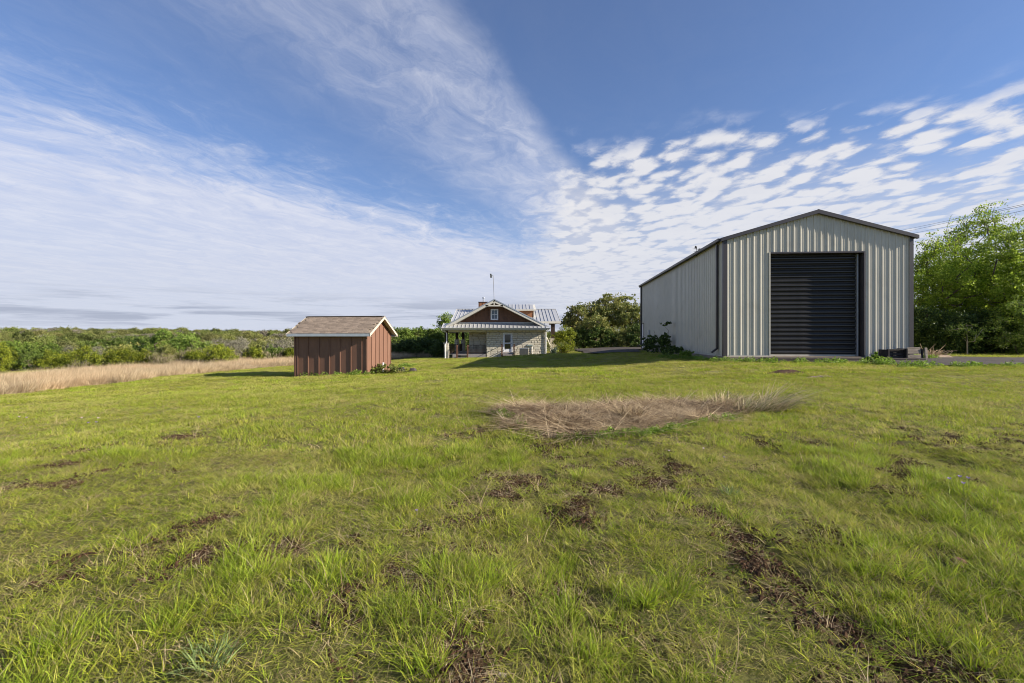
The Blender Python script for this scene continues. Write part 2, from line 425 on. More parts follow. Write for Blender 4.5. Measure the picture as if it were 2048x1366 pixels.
# ------------------------------------------------------------------ terrain sheet
def axis(lo, hi, c, s0, g):
    a = [c]; st = s0
    while a[-1] < hi: a.append(a[-1] + st); st *= g
    b = [c]; st = s0
    while b[-1] > lo: b.append(b[-1] - st); st *= g
    return np.array(b[:0:-1] + a)
gx = axis(-2600, 2600, 0.5, 0.085, 1.0225)
gy = np.concatenate([axis(-300, 3, 3, 0.085, 1.06)[:-1], axis(2.9, 3200, 3, 0.075, 1.0135)[1:]])
gy = np.unique(np.round(gy, 4))
XX, YY = np.meshgrid(gx, gy)
ZZ = terr(XX, YY)
nx, ny = len(gx), len(gy)
V = np.stack([XX.ravel(), YY.ravel(), ZZ.ravel()], 1)
ii = (np.arange(ny - 1)[:, None] * nx + np.arange(nx - 1)[None]).ravel()
Fq = np.stack([ii, ii + 1, ii + nx + 1, ii + nx], 1)
def terrcol(x, y):
    sm_ = soilmask(x, y)[:, None]
    soil = np.array([.058, .032, .018]); thatch = np.array([.23, .20, .085]); grn = np.array([.18, .19, .045])
    dry = np.array([.30, .225, .125]); wood = np.array([.045, .052, .018])
    a = fbm(x * .35, y * .35, 41, 4)[:, None]
    d = np.hypot(x, y)[:, None]
    c = thatch * (1 - a) + grn * a
    c = c * (0.50 + 0.50 * sstep(d, 7, 18))  # darkened towards the viewer so gaps between tufts read as shadow
    c = c * (1 - sm_) + soil * sm_
    f = inpoly(x, y, FIELD)[:, None]
    c = np.where(f, dry * (0.55 + .5 * a), c)
    h = inpoly(x, y, HAY)[:, None]
    c = np.where(h, np.array([.11, .075, .045]), c)  # darkened so the gaps between the straws read as shaded holes
    k = np.maximum(sstep(d, 74, 84), 0)
    k = np.maximum(k, (sstep(y - 62, 0, 3) * sstep(-x, 4, 8))[:, None])
    k = np.maximum(k, sstep(-x - 52, 0, 6)[:, None])
    c = c * (1 - k) + wood * k
    return c
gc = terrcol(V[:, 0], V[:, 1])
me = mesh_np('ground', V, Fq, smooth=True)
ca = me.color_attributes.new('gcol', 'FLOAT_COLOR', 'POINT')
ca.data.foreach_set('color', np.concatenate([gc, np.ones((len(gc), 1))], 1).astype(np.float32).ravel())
m, n = newmat('soil and thatch')
at = n.node('ShaderNodeVertexColor', layer_name='gcol')
geo = n.node('ShaderNodeNewGeometry')
f1 = n.noise(geo.outputs['Position'], 9.0, 6, 0.65); f2 = n.noise(geo.outputs['Position'], 55.0, 3, 0.6)
hs = n.node('ShaderNodeHueSaturation', {'Color': at.outputs[0], 'Value': f1 * 1.3 + f2 * 0.7})
b = n.node('ShaderNodeBsdfPrincipled', {'Base Color': hs.outputs[0], 'Roughness': 0.95, 'Specular IOR Level': 0.1})
bn = n.node('ShaderNodeBump', {'Height': f1 * 0.7 + f2 * 0.3, 'Strength': 1.0, 'Distance': 0.03})
n.t.links.new(bn.outputs[0], b.inputs['Normal'])
n.node('ShaderNodeOutputMaterial', {'Surface': b.outputs[0]})
me.materials.append(m)
tag(link('ground', me), 'gently sloping field ground under the grass', None, kind='structure')

# ------------------------------------------------------------------ asphalt
ASPH = pm('asphalt', (.047, .039, .035), (.070, .060, .053), 2.0, .9, bump=.006, bscale=90, spec=.25, dirt=(.12, .095, .075), dscale=1.2, damt=.5)
def sheet(name, poly, step, up, m, label):
    xs = [p[0] for p in poly]; ys = [p[1] for p in poly]
    X = np.arange(min(xs), max(xs) + step, step); Y = np.arange(min(ys), max(ys) + step, step)
    A, B = np.meshgrid(X, Y)
    jit = (fbm(A.ravel() * 1.5, B.ravel() * 1.5, 8, 2) - .5) * .5
    ins = inpoly(A.ravel() + jit, B.ravel() + jit, poly)
    Z = terr(A.ravel(), B.ravel()) + up
    nx = len(X); q = (np.arange(len(Y) - 1)[:, None] * nx + np.arange(nx - 1)[None]).ravel()
    q = q[ins[q] & ins[q + 1] & ins[q + nx] & ins[q + nx + 1]]
    Fq = np.stack([q, q + 1, q + nx + 1, q + nx], 1)
    us, inv = np.unique(Fq, return_inverse=True)
    V = np.stack([A.ravel(), B.ravel(), Z], 1)[us]
    me = mesh_np(name, V, inv.reshape(Fq.shape), m, smooth=True)
    return tag(link(name, me), label, None, kind='structure')
sheet('driveway', DRIVE, .12, .05, ASPH, 'dark asphalt apron in front of the grey metal barn door running out to the right')
sheet('driveway', DRIVE2, .25, .09, ASPH, 'asphalt parking pad behind the barn below the oaks')

# ------------------------------------------------------------------ grass blades
rng = np.random.default_rng(7)
def blades(n_, rad, hmin, hmax, wid, lean, bend, segs, seed, flat=0.0, dirx=0.0):
    g = np.random.default_rng(seed)
    a = g.random(n_) * 6.2832; rr = rad * np.sqrt(g.random(n_))
    bx = np.cos(a) * rr; by = np.sin(a) * rr
    h = hmin + (hmax - hmin) * g.random(n_) ** 1.4
    la = a + g.normal(0, .9, n_)
    lx = np.cos(la) * lean * g.random(n_) + dirx; ly = np.sin(la) * lean * g.random(n_)
    bd = bend * (0.3 + g.random(n_))
    wa = g.random(n_) * 6.2832; wx = np.cos(wa); wy = np.sin(wa)
    w = wid * (0.6 + .8 * g.random(n_))
    V = []; T = []
    for k in range(segs + 1):
        t = k / segs
        px = bx + lx * h * t + lx * h * bd * t * t * 1.5; py = by + ly * h * t + ly * h * bd * t * t * 1.5
        pz = h * (t - bd * .35 * t * t) * (1 - flat) - .01
        ww = w * (1 - t) ** .7 if k else w * .8
        if k < segs:
            V.append(np.stack([px - wx * ww, py - wy * ww, pz], 1)); V.append(np.stack([px + wx * ww, py + wy * ww, pz], 1)); T += [np.full(n_, t)] * 2
        else:
            V.append(np.stack([px, py, pz], 1)); T.append(np.full(n_, t))
    V = np.stack(V, 1).reshape(-1, 3); T = np.stack(T, 1).reshape(-1)
    per = 2 * segs + 1; tri = []
    for k in range(segs - 1):
        b = 2 * k; tri += [(b, b + 1, b + 3), (b, b + 3, b + 2)]
    b = 2 * (segs - 1); tri.append((b, b + 1, b + 2))
    tri = np.array(tri)
    Fc = (np.arange(n_)[:, None, None] * per + tri[None]).reshape(-1, 3)
    rnd = np.repeat(g.random(n_), len(tri))
    return V, Fc, rnd, T
def bmesh_(name, m, *a, **k):
    V, Fc, r_, t_ = blades(*a, **k); return mesh_np(name, V, Fc, m, r_, t_)
GRASS = leafmat('lawn grass blade', (.160, .220, .018), (.540, .550, .062), alt=(.36, .29, .15), altamt=.21, trans=.42, wscale=.55, objrnd=.20, rough=.5, tip=(.50, .46, .14), warm=(.42, .36, .14), warmamt=.5, spec=.12, fine=.5)
LUSH = leafmat('lush grass blade', (.145, .230, .018), (.430, .510, .044), alt=(.30, .28, .12), altamt=.06, trans=.4, wscale=.8, objrnd=.2, rough=.5, tip=(.36, .42, .09), spec=.12)
STRAW = leafmat('dead straw blade', (.34, .25, .13), (.66, .52, .30), alt=(.22, .15, .085), altamt=.25, trans=.25, wscale=.4, objrnd=.22, rough=.7, spec=.2)
HAYM = leafmat('reddish dead straw', (.38, .265, .145), (.80, .65, .42), alt=(.16, .10, .06), altamt=.35, trans=.25, wscale=.9, objrnd=.3, rough=.7, spec=.15)
DRYG = leafmat('tall dry grass blade', (.50, .38, .22), (.80, .66, .44), alt=(.30, .20, .12), altamt=.2, trans=.35, wscale=.22, objrnd=.2, rough=.7, warm=(.52, .36, .21), warmamt=.5, spec=.2)

near = variants('near_blades', [bmesh_('near_tuft', GRASS if i % 4 else LUSH, 24, .055, .030, .095, .0026, .9, .9, 3, 100 + i) for i in range(7)]
                + [bmesh_('near_straw', STRAW, 16, .06, .02, .07, .0016, 1.6, 1.0, 2, 120 + i) for i in range(2)]
                + [bmesh_('near_tall', LUSH, 26, .05, .07, .17, .0026, .7, 1.0, 4, 130 + i) for i in range(2)])
mid = variants('mid_blades', [bmesh_('mid_tuft', GRASS if i % 4 else LUSH, 34, .11, .035, .105, .0042, .8, .7, 2, 200 + i) for i in range(6)]
               + [bmesh_('mid_straw', STRAW, 20, .11, .02, .07, .003, 1.4, .8, 2, 220 + i) for i in range(2)])
farb = variants('far_blades', [bmesh_('far_tuft', GRASS, 130, .34, .04, .11, .010, .8, .5, 1, 300 + i) for i in range(4)]
                + [bmesh_('far_lush', LUSH, 130, .34, .04, .12, .010, .8, .5, 1, 320)])

def keep_lawn(x, y):
    k = ~inpoly(x, y, POLY_BARN) & ~inpoly(x, y, POLY_SHED) & ~inpoly(x, y, POLY_HOUSE) & ~inpoly(x, y, DRIVE) & ~inpoly(x, y, DRIVE2) & ~inpoly(x, y, HAY) & ~inpoly(x, y, FIELD)
    return k
def region(n_, y0, y1, m=1.10, extra=1.0):
    y = np.sqrt(rng.random(n_) * (y1 ** 2 - y0 ** 2) + y0 ** 2)
    x = (rng.random(n_) * 2 - 1) * (y * m + extra)
    return x, y
def rots(n_, tilt=.22):
    return np.stack([rng.normal(0, tilt, n_) * .6, rng.normal(0, tilt, n_) * .6, rng.random(n_) * 6.2832], 1)
def lush(x, y): return fbm(x * .5, y * .38, 61, 3) * .38 + fbm(x * 2.8, y * 2.2, 67, 3) * .62
XA = []; 
# near
x, y = region(25000, 1.35, 6.6)
p = (1 - soilmask(x, y)) ; k = (rng.random(len(x)) < p * .68 + .32) & keep_lawn(x, y); x, y = x[k], y[k]
lu = lush(x, y); r = rng.random(len(x)); sp_ = rng.random(len(x))
idx = rng.integers(0, 7, len(x)); idx = np.where(r < .30 - .2 * sstep(lu, .4, .6), 7 + rng.integers(0, 2, len(x)), idx); sm0 = soilmask(x, y); idx = np.where((sm0 > .4) & (rng.random(len(x)) < .35), 7 + rng.integers(0, 2, len(x)), idx); idx = np.where((sp_ < .28 * sstep(lu, .55, .64)), 9 + rng.integers(0, 2, len(x)), idx)
# alphabetical order inside the collection is the order of creation (numbered names)
hgt = .38 + .76 * sstep(lu, .38, .62) + rng.normal(0, .12, len(x))
sc = np.stack([.85 + .4 * rng.random(len(x))] * 2 + [np.clip(hgt, .4, 2)], 1)
scatter('lawn_grass', np.stack([x, y, terr(x, y)], 1), rots(len(x)), sc, idx, near, 'green lawn grass with straw mixed in, nearest to the viewer', 'grass')
# middle
x, y = region(34000, 6.2, 17)
k = (rng.random(len(x)) < (1 - .9 * soilmask(x, y))) & keep_lawn(x, y); x, y = x[k], y[k]
lu = lush(x, y); r = rng.random(len(x)); idx = rng.integers(0, 6, len(x)); idx = np.where(r < .2 - .15 * sstep(lu, .4, .6), 6 + rng.integers(0, 2, len(x)), idx)
hgt = .45 + .75 * sstep(lu, .38, .62) + rng.normal(0, .1, len(x)); sc = np.stack([.9 + .4 * rng.random(len(x))] * 2 + [np.clip(hgt, .4, 2)], 1)
scatter('lawn_grass', np.stack([x, y, terr(x, y)], 1), rots(len(x)), sc, idx, mid, 'green lawn grass across the middle of the field', 'grass')
# far
x, y = region(46000, 16, 62)
k = keep_lawn(x, y) & (x > -62 + 0 * y) & ~((y > 62) & (x < -6)) & (rng.random(len(x)) < np.clip(1.25 - y / 90, .5, 1)); x, y = x[k], y[k]
lu = lush(x, y); hgt = .55 + .6 * sstep(lu, .38, .66) + rng.normal(0, .1, len(x)); sc = np.stack([1 + .35 * rng.random(len(x))] * 2 + [np.clip(hgt, .4, 2)], 1)
idx = np.where(rng.random(len(x)) < .5 * sstep(lu, .5, .6), 4, rng.integers(0, 4, len(x)))
scatter('lawn_grass', np.stack([x, y, terr(x, y)], 1), rots(len(x), .1), sc, idx, farb, 'mown grass around the shed, barn and house', 'grass')

# ------------------------------------------------------------------ tall dry grass field at the left
dryv = variants('dry_blades', [bmesh_('dry_tuft', DRYG, 90, .26, .25, .72, .0055, .45, .9, 3, 400 + i, dirx=.16) for i in range(4)]
                + [bmesh_('dry_low', DRYG, 70, .34, .10, .38, .006, 1.3, .8, 2, 420 + i) for i in range(2)])
fx = np.array([p_[0] for p_ in FIELD]); fy = np.array([p_[1] for p_ in FIELD])
N0 = 26000
x = rng.uniform(fx.min(), fx.max(), N0); y = rng.uniform(fy.min(), fy.max(), N0)
wob = (fbm(x * .3, y * .3, 71, 3) - .5) * 2.2
k = inpoly(x, y + wob, FIELD) & ~inpoly(x, y, POLY_SHED) & (x > -1.2 * y - 3); x, y = x[k], y[k]
nz = fbm(x * .28, y * .28, 73, 3)
idx = np.where(rng.random(len(x)) < .25 + .5 * sstep(nz, .5, .65), 4 + rng.integers(0, 2, len(x)), rng.integers(0, 4, len(x)))
sc = np.stack([.9 + .5 * rng.random(len(x))] * 2 + [(.62 + .75 * rng.random(len(x))) * (1.25 - .6 * sstep(nz, .5, .7))], 1)
ro = rots(len(x), .15); ro[:, 2] = rng.normal(.2, .7, len(x))
scatter('dry_grass', np.stack([x, y, terr(x, y)], 1), ro, sc, idx, dryv, 'tall sun-bleached tan grass growing in the strip between lawn and scrub', 'grass')

# ------------------------------------------------------------------ patch of flattened dead grass
hayv = variants('hay_blades', [bmesh_('hay_flat', HAYM, 60, .22, .12, .42, .0055, 1.7, .6, 3, 500 + i, flat=.86) for i in range(4)]
                + [bmesh_('hay_upright', HAYM, 60, .12, .12, .34, .005, 1.0, .8, 3, 520 + i, flat=.45) for i in range(2)])
hxs = np.array([p_[0] for p_ in HAY]); hys = np.array([p_[1] for p_ in HAY])
x = rng.uniform(hxs.min() - .3, hxs.max() + .3, 2600); y = rng.uniform(hys.min() - .3, hys.max() + .3, 2600)
k = inpoly(x + (fbm(x * 2, y * 2, 3, 2) - .5) * 1.1, y + (fbm(x * 2, y * 2, 5, 2) - .5) * .9, HAY); x, y = x[k], y[k]
nz = fbm(x * .9, y * .9, 83, 3)
idx = np.where(rng.random(len(x)) < .02 + .25 * sstep(nz, .57, .66), 4 + rng.integers(0, 2, len(x)), rng.integers(0, 4, len(x)))
zz_ = terr(x, y) + .01 + .07 * sstep(nz, .42, .68) * rng.random(len(x))
s1 = .8 + .5 * rng.random(len(x)); sc = np.stack([s1, s1, s1 * .7], 1)
scatter('dead_grass', np.stack([x, y, zz_], 1), rots(len(x), .22), sc, idx, hayv, 'patch of flattened dead brown grass lying in the lawn', 'grass')
# crumbs of soil and bits of thatch on the bare spots
CLOD = pm('soil crumb', (.068, .038, .021), (.04, .023, .014), 30, .95, 0, .002, 80, .1, rnd=.35)
cm = []
for i in range(4):
    g_ = np.random.default_rng(560 + i); mb = MB()
    for k in range(14):
        c_ = np.array([g_.normal(0, .05), g_.normal(0, .05), 0]); s_ = g_.uniform(.004, .014)
        v_ = [tuple(c_ + np.array(d_) * s_ * g_.uniform(.7, 1.3, 3)) for d_ in ((1, 0, 0), (0, 1, 0), (-1, 0, 0), (0, -1, 0), (0, 0, 1), (0, 0, -.6))]
        mb._a(v_, [(0, 1, 4), (1, 2, 4), (2, 3, 4), (3, 0, 4), (1, 0, 5), (2, 1, 5), (3, 2, 5), (0, 3, 5)])
    cm.append(mb.mesh('crumbs', CLOD))
cv = variants('soil_crumbs', cm)
x, y = region(90000, 1.4, 8); k = (soilmask(x, y) > .35) & (rng.random(len(x)) < .5) & keep_lawn(x, y); x, y = x[k], y[k]
scatter('soil_crumbs', np.stack([x, y, terr(x, y)], 1), rots(len(x), .1), np.stack([.6 + .9 * rng.random(len(x))] * 3, 1), rng.integers(0, 4, len(x)), cv, 'crumbs of reddish soil on the bare spots', 'soil')
k = rng.random(len(x)) < .11; x, y = x[k], y[k]
scatter('thatch', np.stack([x, y, terr(x, y) + .004], 1), rots(len(x), .12), np.stack([.22 + .2 * rng.random(len(x))] * 3, 1), rng.integers(0, 4, len(x)), hayv, 'bits of dead thatch lying on the bare spots', 'thatch')
# sprinkled straw stalks standing above the lawn and round the patch
stalk = variants('stalks', [bmesh_('stalk', STRAW, 7, .10, .18, .42, .0020, .8, 1.2, 4, 540 + i) for i in range(4)])
x, y = region(300, 1.9, 13); k = keep_lawn(x, y); x, y = x[k], y[k]
hx_, hy_ = [], []
for i in range(60):
    j = rng.integers(0, len(HAY)); t_ = rng.random(); a_, b_ = HAY[j], HAY[(j + 1) % len(HAY)]
    hx_.append(a_[0] * (1 - t_) + b_[0] * t_ + rng.normal(0, .22)); hy_.append(a_[1] * (1 - t_) + b_[1] * t_ + rng.normal(0, .2))
x = np.concatenate([x, hx_]); y = np.concatenate([y, hy_])
scatter('straw_stalks', np.stack([x, y, terr(x, y)], 1), rots(len(x), .4), np.stack([.7 + .6 * rng.random(len(x))] * 3, 1), rng.integers(0, 4, len(x)), stalk, 'thin pale straw stalks standing up out of the lawn', 'grass')
# ================================================================== metal barn
BWALL = pm('stone coloured metal sheet', (.505, .475, .40), (.47, .445, .375), 1.2, .32, 0, .0008, 3, .5, rnd=.03, dirt=(.27, .23, .17), dscale=.9, damt=.25)
BRONZE = pm('dark bronze trim', (.050, .043, .047), (.040, .035, .038), 2, .38, 0, .0005, 8, .5)
BROOF = pm('dark metal roof', (.10, .095, .11), (.085, .08, .09), 2, .35, .3, .0005, 8, .5)
DOORM = pm('black door slat', (.012, .012, .0125), (.016, .0155, .016), 3, .33, 0, .001, 12, .5, rnd=.12)
CONC = pm('concrete', (.25, .205, .165), (.19, .16, .13), 3, .9, 0, .004, 30, .2, dirt=(.16, .13, .10), dscale=2, damt=.6)
WHITE = pm('white paint', (.78, .78, .78), (.72, .72, .72), 3, .45, 0, 0, None, .4)
GALV = pm('galvanised metal', (.50, .52, .55), (.42, .44, .47), 5, .38, .6, .001, 12, .5, rnd=.04)
BLACK = pm('black metal', (.02, .02, .02), None, 4, .5)
GLASS = pm('dark window glass', (.012, .014, .017), None, 2, .06, 0, 0, None, .8)
TAN = pm('tan jamb trim', (.50, .47, .40), None, 3, .45)

bz = .65; ez = 6.22; rise = 1.20
barn = thing('metal_barn', 'tall stone-grey ribbed metal barn with dark bronze trim and black roll-up door', 'barn', (BARN0[0], BARN0[1], 0), BROT)
def rtop(s): return ez + rise * min(s, BW - s) / (BW / 2)
DS0, DS1, DZ = 2.12, 6.32, 5.52
RP = [(-.046, 0), (-.022, .028), (.022, .028), (.046, 0), (.115, 0), (.124, .007), (.140, .007), (.149, 0), (.160, 0), (.169, .007), (.185, .007), (.194, 0)]
def profile(a, b):       # rib profile between a and b
    pts = []
    k = int(a / .3048) - 1
    while k * .3048 < b + .4:
        for ds, h in RP:
            pts.append((k * .3048 + .1524 + ds, h))
        k += 1
    def at(s):
        for (s0, h0), (s1, h1) in zip(pts, pts[1:]):
            if s0 <= s <= s1: return h0 + (h1 - h0) * (s - s0) / max(1e-6, s1 - s0)
        return 0
    q = [(a, at(a))] + [p for p in pts if a + 1e-4 < p[0] < b - 1e-4] + [(b, at(b))]
    return q
def ribbed(name, a, b, zlo, zhi, place, parent, cuts=()):
    mb = MB(); q = profile(a, b)
    for c in cuts:
        if a < c < b:
            q2 = [p for p in q if p[0] < c - 1e-3]; q3 = [p for p in q if p[0] > c + 1e-3]
            q = q2 + [(c, 0)] + q3
    for (s0, h0), (s1, h1) in zip(q, q[1:]):
        mid_ = (s0 + s1) / 2
        z0 = zlo(mid_); za, zb = zhi(s0), zhi(s1)
        mb.quad(place(s0, h0, z0), place(s1, h1, z0), place(s1, h1, zb), place(s0, h0, za))
    return mb.build(name, BWALL, parent)
npan = int(math.ceil(BW / .9144))
for i in range(npan):
    a, b_ = i * .9144, min(BW, (i + 1) * .9144)
    if b_ - a < .05: continue
    segs = [(a, b_)]
    ribbed('wall_panel', a + .002, b_ - .002, lambda s: (DZ if DS0 < s < DS1 else bz), rtop, lambda s, h, z: (s, -h - .0015 * (i % 2), z), barn, (DS0, DS1))
for i in range(int(math.ceil(BL / .9144))):
    a, b_ = i * .9144, min(BL, (i + 1) * .9144)
    dcut = lambda s: (2.88 if 19.55 < s < 20.45 else bz)
    ribbed('wall_panel', a + .002, b_ - .002, dcut, lambda s: ez, lambda s, h, z: (-h - .0015 * (i % 2), s, z), barn, (19.55, 20.45))
# right side and back wall, plain
mb = MB()
for i in range(68):
    y0 = i * .3048
    mb.quad((BW, y0, bz), (BW, y0 + .27, bz), (BW, y0 + .27, ez), (BW, y0, ez)); mb.box(BW, BW + .035, y0 + .27, y0 + .3, bz, ez)
mb.quad((0, BL, bz), (BW, BL, bz), (BW, BL, ez), (BW / 2, BL, ez + rise), (0, BL, ez))
mb.build('wall', BWALL, barn)
# inner lining so that no light leaks behind the sheets
mb = MB()
mb.prism([(0.03, .03, bz), (DS0 - .002, .03, bz), (DS0 - .002, .03, DZ), (DS1 + .002, .03, DZ), (DS1 + .002, .03, bz), (BW - .03, .03, bz), (BW - .03, .03, ez - .1), (BW / 2, .03, ez + rise - .1), (.03, .03, ez - .1)], (0, .02, 0))
mb.box(.02, .04, .06, 19.5, bz, ez - .05); mb.box(BW - .04, BW - .02, .06, BL - .05, bz, ez - .05)
mb.build('lining', BLACK, barn)
# roof: standing ribs run from eave to ridge
RO = .17; RY0 = -.17
for sgn in (0, 1):
    mb = MB()
    def rp(d, y, up): # d distance from eave edge horizontally (-RO .. BW/2)
        z = ez + .06 + rise * d / (BW / 2) + up
        return ((d if sgn == 0 else BW - d), y, z)
    mb.prism([rp(-RO, RY0, 0), rp(BW / 2, RY0, 0), rp(BW / 2, RY0, .03), rp(-RO, RY0, .03)], (0, BL + .34, 0))
    k = RY0 + .1
    while k < BL:
        mb.prism([rp(-RO, k, .031), rp(BW / 2 - .1, k, .031), rp(BW / 2 - .1, k, .065), rp(-RO, k, .065)], (0, .06, 0)); k += .3048
    mb.build('roof', BROOF, barn)
mb = MB(); mb.prism([(BW / 2 - .22, RY0 - .01, ez + rise + .045), (BW / 2, RY0 - .01, ez + rise + .11), (BW / 2 + .22, RY0 - .01, ez + rise + .045), (BW / 2, RY0 - .01, ez + rise + .135)], (0, BL + .36, 0)); mb.build('ridge_cap', BROOF, barn)
# rake trims on both gables, eave gutter
for yy in (RY0 - .025, BL + .16):
    for sgn in (0, 1):
        f_ = (lambda d: d) if sgn == 0 else (lambda d: BW - d)
        mb = MB(); hh = rise / (BW / 2)
        mb.prism([(f_(-RO - .02), yy, ez - RO * hh - .06), (f_(BW / 2 - .001), yy, ez + rise - .06), (f_(BW / 2 - .001), yy, ez + rise + .12), (f_(-RO - .02), yy, ez - RO * hh + .10)], (0, .16 if yy < 0 else .03, 0))
        mb.build('rake_trim', BRONZE, barn)
for sgn, xx in ((0, -RO - .10), (1, BW + RO - .02)):
    mb = MB(); mb.prism([(xx, RY0 + .145, ez - .05), (xx + .12, RY0 + .145, ez - .05), (xx + .12, RY0 + .145, ez + .06), (xx - .02, RY0 + .145, ez + .06)], (0, BL, 0)); mb.build('gutter', BRONZE, barn)
# corner trims
for (cx, cy) in ((0, 0), (BW, 0), (0, BL), (BW, BL)):
    mb = MB(); sx = 1 if cx == 0 else -1; sy = 1 if cy == 0 else -1
    mb.box(min(cx - sx * .045, cx + sx * .13), max(cx - sx * .045, cx + sx * .13), min(cy - sy * .047, cy - sy * .036), max(cy - sy * .047, cy - sy * .036), bz - .03, ez - .02)
    mb.box(min(cx - sx * .047, cx - sx * .036), max(cx - sx * .047, cx - sx * .036), min(cy - sy * .035, cy + sy * .14), max(cy - sy * .035, cy + sy * .14), bz - .03, ez - .03)
    mb.build('corner_trim', BRONZE, barn)
# base flashing
MB().box(.1, DS0 - .07, -.044, -.036, bz - .01, bz + .05).build('base_flashing', TAN, barn)
MB().box(DS1 + .07, BW - .1, -.044, -.036, bz - .01, bz + .05).build('base_flashing', TAN, barn)
MB().box(-.044, -.036, .15, 19.4, bz - .01, bz + .05).build('base_flashing', TAN, barn)
# concrete slab, exposed at the left corner
mb = MB(); mb.box(-.07, BW + .07, -.10, BL + .1, -.6, bz - .004); mb.build('slab', CONC, barn, bevel=.02)
mb = MB(); mb.box(DS0 - .5, BW + .1, -.75, -.102, .2, bz - .03); mb.build('ramp', ASPH, barn, bevel=.03)
# downspouts at the left wall
for yy in (.62, BL - .25):
    mb = MB(); mb.box(-.15, -.055, yy, yy + .11, bz + .32, ez - .1); mb.beam((-.10, yy + .055, bz + .36), (-.36, yy + .055, bz + .16), .11, .09)
    mb.build('downspout', BRONZE, barn)
# roll-up door: slats, guides, header and jambs
door = MB().box(DS0 + .02, DS1 - .03, .372, .382, bz, DZ - .01).build('roll_up_door', BLACK, barn)
NS = 22; sh_ = (DZ - .06 - (bz + .09)) / NS
mb = MB(); x0, x1 = DS0 + .03, DS1 - .14
prof = [(0, 0), (.012, .12), (.048, .30), (.048, .52), (.014, .72), (.004, .80), (.018, .86), (.018, .93), (0, 1.0)]
mb._a([(x, -p[0], p[1] * sh_) for p in prof for x in (x0, x1)], [(2 * i, 2 * i + 1, 2 * i + 3, 2 * i + 2) for i in range(len(prof) - 1)])
slat_me = mb.mesh('slat', DOORM)
for i in range(NS): link('slat', slat_me, door, (0, .365, bz + .09 + i * sh_))
MB().box(DS0 + .03, DS1 - .14, .335, .37, bz + .012, bz + .085).build('bottom_bar', TAN, door)
MB().box(DS1 - .135, DS1 - .075, .24, .36, bz + .01, DZ - .02).build('guide', GALV, door)
MB().box(DS0 + .004, DS0 + .03, .24, .36, bz + .01, DZ - .02).build('guide', BRONZE, door)
MB().box(DS0 - .06, DS0 + .0, -.048, .37, bz, DZ + .06).build('door_jamb', TAN, barn)
mb = MB(); mb.box(DS1 + 0, DS1 + .06, -.048, .37, bz, DZ + .06); mb.build('door_jamb', BRONZE, barn)
MB().box(DS0 + .002, DS1 - .002, -.048, .37, DZ - .0, DZ + .07).build('door_header', BRONZE, barn)
# walk door near the far end of the left wall
fr = MB(); fr.box(-.055, .0, 19.55, 19.62, bz, 2.88); fr.box(-.055, 0, 20.38, 20.45, bz, 2.88); fr.box(-.055, 0, 19.622, 20.378, 2.80, 2.88)
wd = MB().box(-.02, .01, 19.625, 20.375, bz + .02, 2.79).build('walk_door', WHITE, barn)
fr.build('frame', BRONZE, wd)
MB().tube([(-.03, 19.72, bz + 1.05), (-.08, 19.72, bz + 1.05)], .03).build('handle', BLACK, wd)
mb = MB(); mb.box(-.16, -.04, 16.9, 17.35, bz + 1.0, bz + 1.55); mb.tube([(-.09, 17.1, bz - .2), (-.09, 17.1, bz + 1.0)], .03); mb.build('electric_box', GALV, barn, bevel=.01)

# weather vane on the barn roof
vp = WP(1393, 509, 27.3)
wv = thing('weather_vane', 'small weather vane standing on the left slope of the metal barn roof', 'weather vane', vp)
MB().tube([(0, 0, -.1), (0, 0, .46)], .012, 6).build('pole', BLACK, wv)
MB().tube([(-.16, 0, .18), (.16, 0, .18)], .009, 5).tube([(0, -.16, .18), (0, .16, .18)], .009, 5).build('direction_arms', BLACK, wv)
mb = MB(); mb.tube([(-.22, 0, .32), (.2, 0, .28)], .009, 5); mb.prism([(.10, -.006, .22), (.2, -.006, .2), (.24, -.006, .34), (.12, -.006, .34)], (0, .012, 0)); mb.prism([(-.12, -.006, .34), (.04, -.006, .33), (0, -.006, .46), (-.08, -.006, .50)], (0, .012, 0)); mb.build('pointer', BLACK, wv)

# ================================================================== brown shed
SBRN = pm('brown painted siding', (.190, .100, .067), (.160, .084, .056), 3, .6, 0, .001, 30, .35, rnd=.035, stretch=(1, 1, .25), dirt=(.26, .15, .10), dscale=1.5, damt=.25)
STRIM = pm('cream trim board', (.50, .44, .36), (.45, .40, .32), 3, .6)
SDRIP = pm('pale blue grey fascia', (.50, .54, .58), None, 3, .5)
SHNG = pm('weathered shingle', (.26, .205, .155), (.175, .135, .105), 16, .95, 0, .003, 60, .15, rnd=.22, coord='Object')
zl = -.62; zr = -.47; sw = 1.845; pk = 2.70       # wall foot left / right, wall top, height of the wall peak
shed = thing('storage_shed', 'small brown board-and-batten shed with weathered shingle roof and cream rake boards', 'shed', (SHED0[0], SHED0[1], 0), SROT)
hs_ = pk - sw
def stop(t): return sw + hs_ * min(t, SWD - t) / (SWD / 2)
xs_ = [-SL] + [-SL + .17 + i * .61 for i in range(7)] + [0]
for a, b_ in zip(xs_, xs_[1:]):
    MB().box(a + .002, b_ - .002, 0, .02, -1.0, sw).build('wall_board', SBRN, shed)
for x_ in xs_[1:-1] + [-SL + .02, -.03]:
    MB().box(x_ - .026, x_ + .026, -.034, -.002, -1.0, sw - .02).build('batten', SBRN, shed, bevel=.003)
ys_ = [0.022] + [i * .585 for i in range(1, 6)] + [SWD]
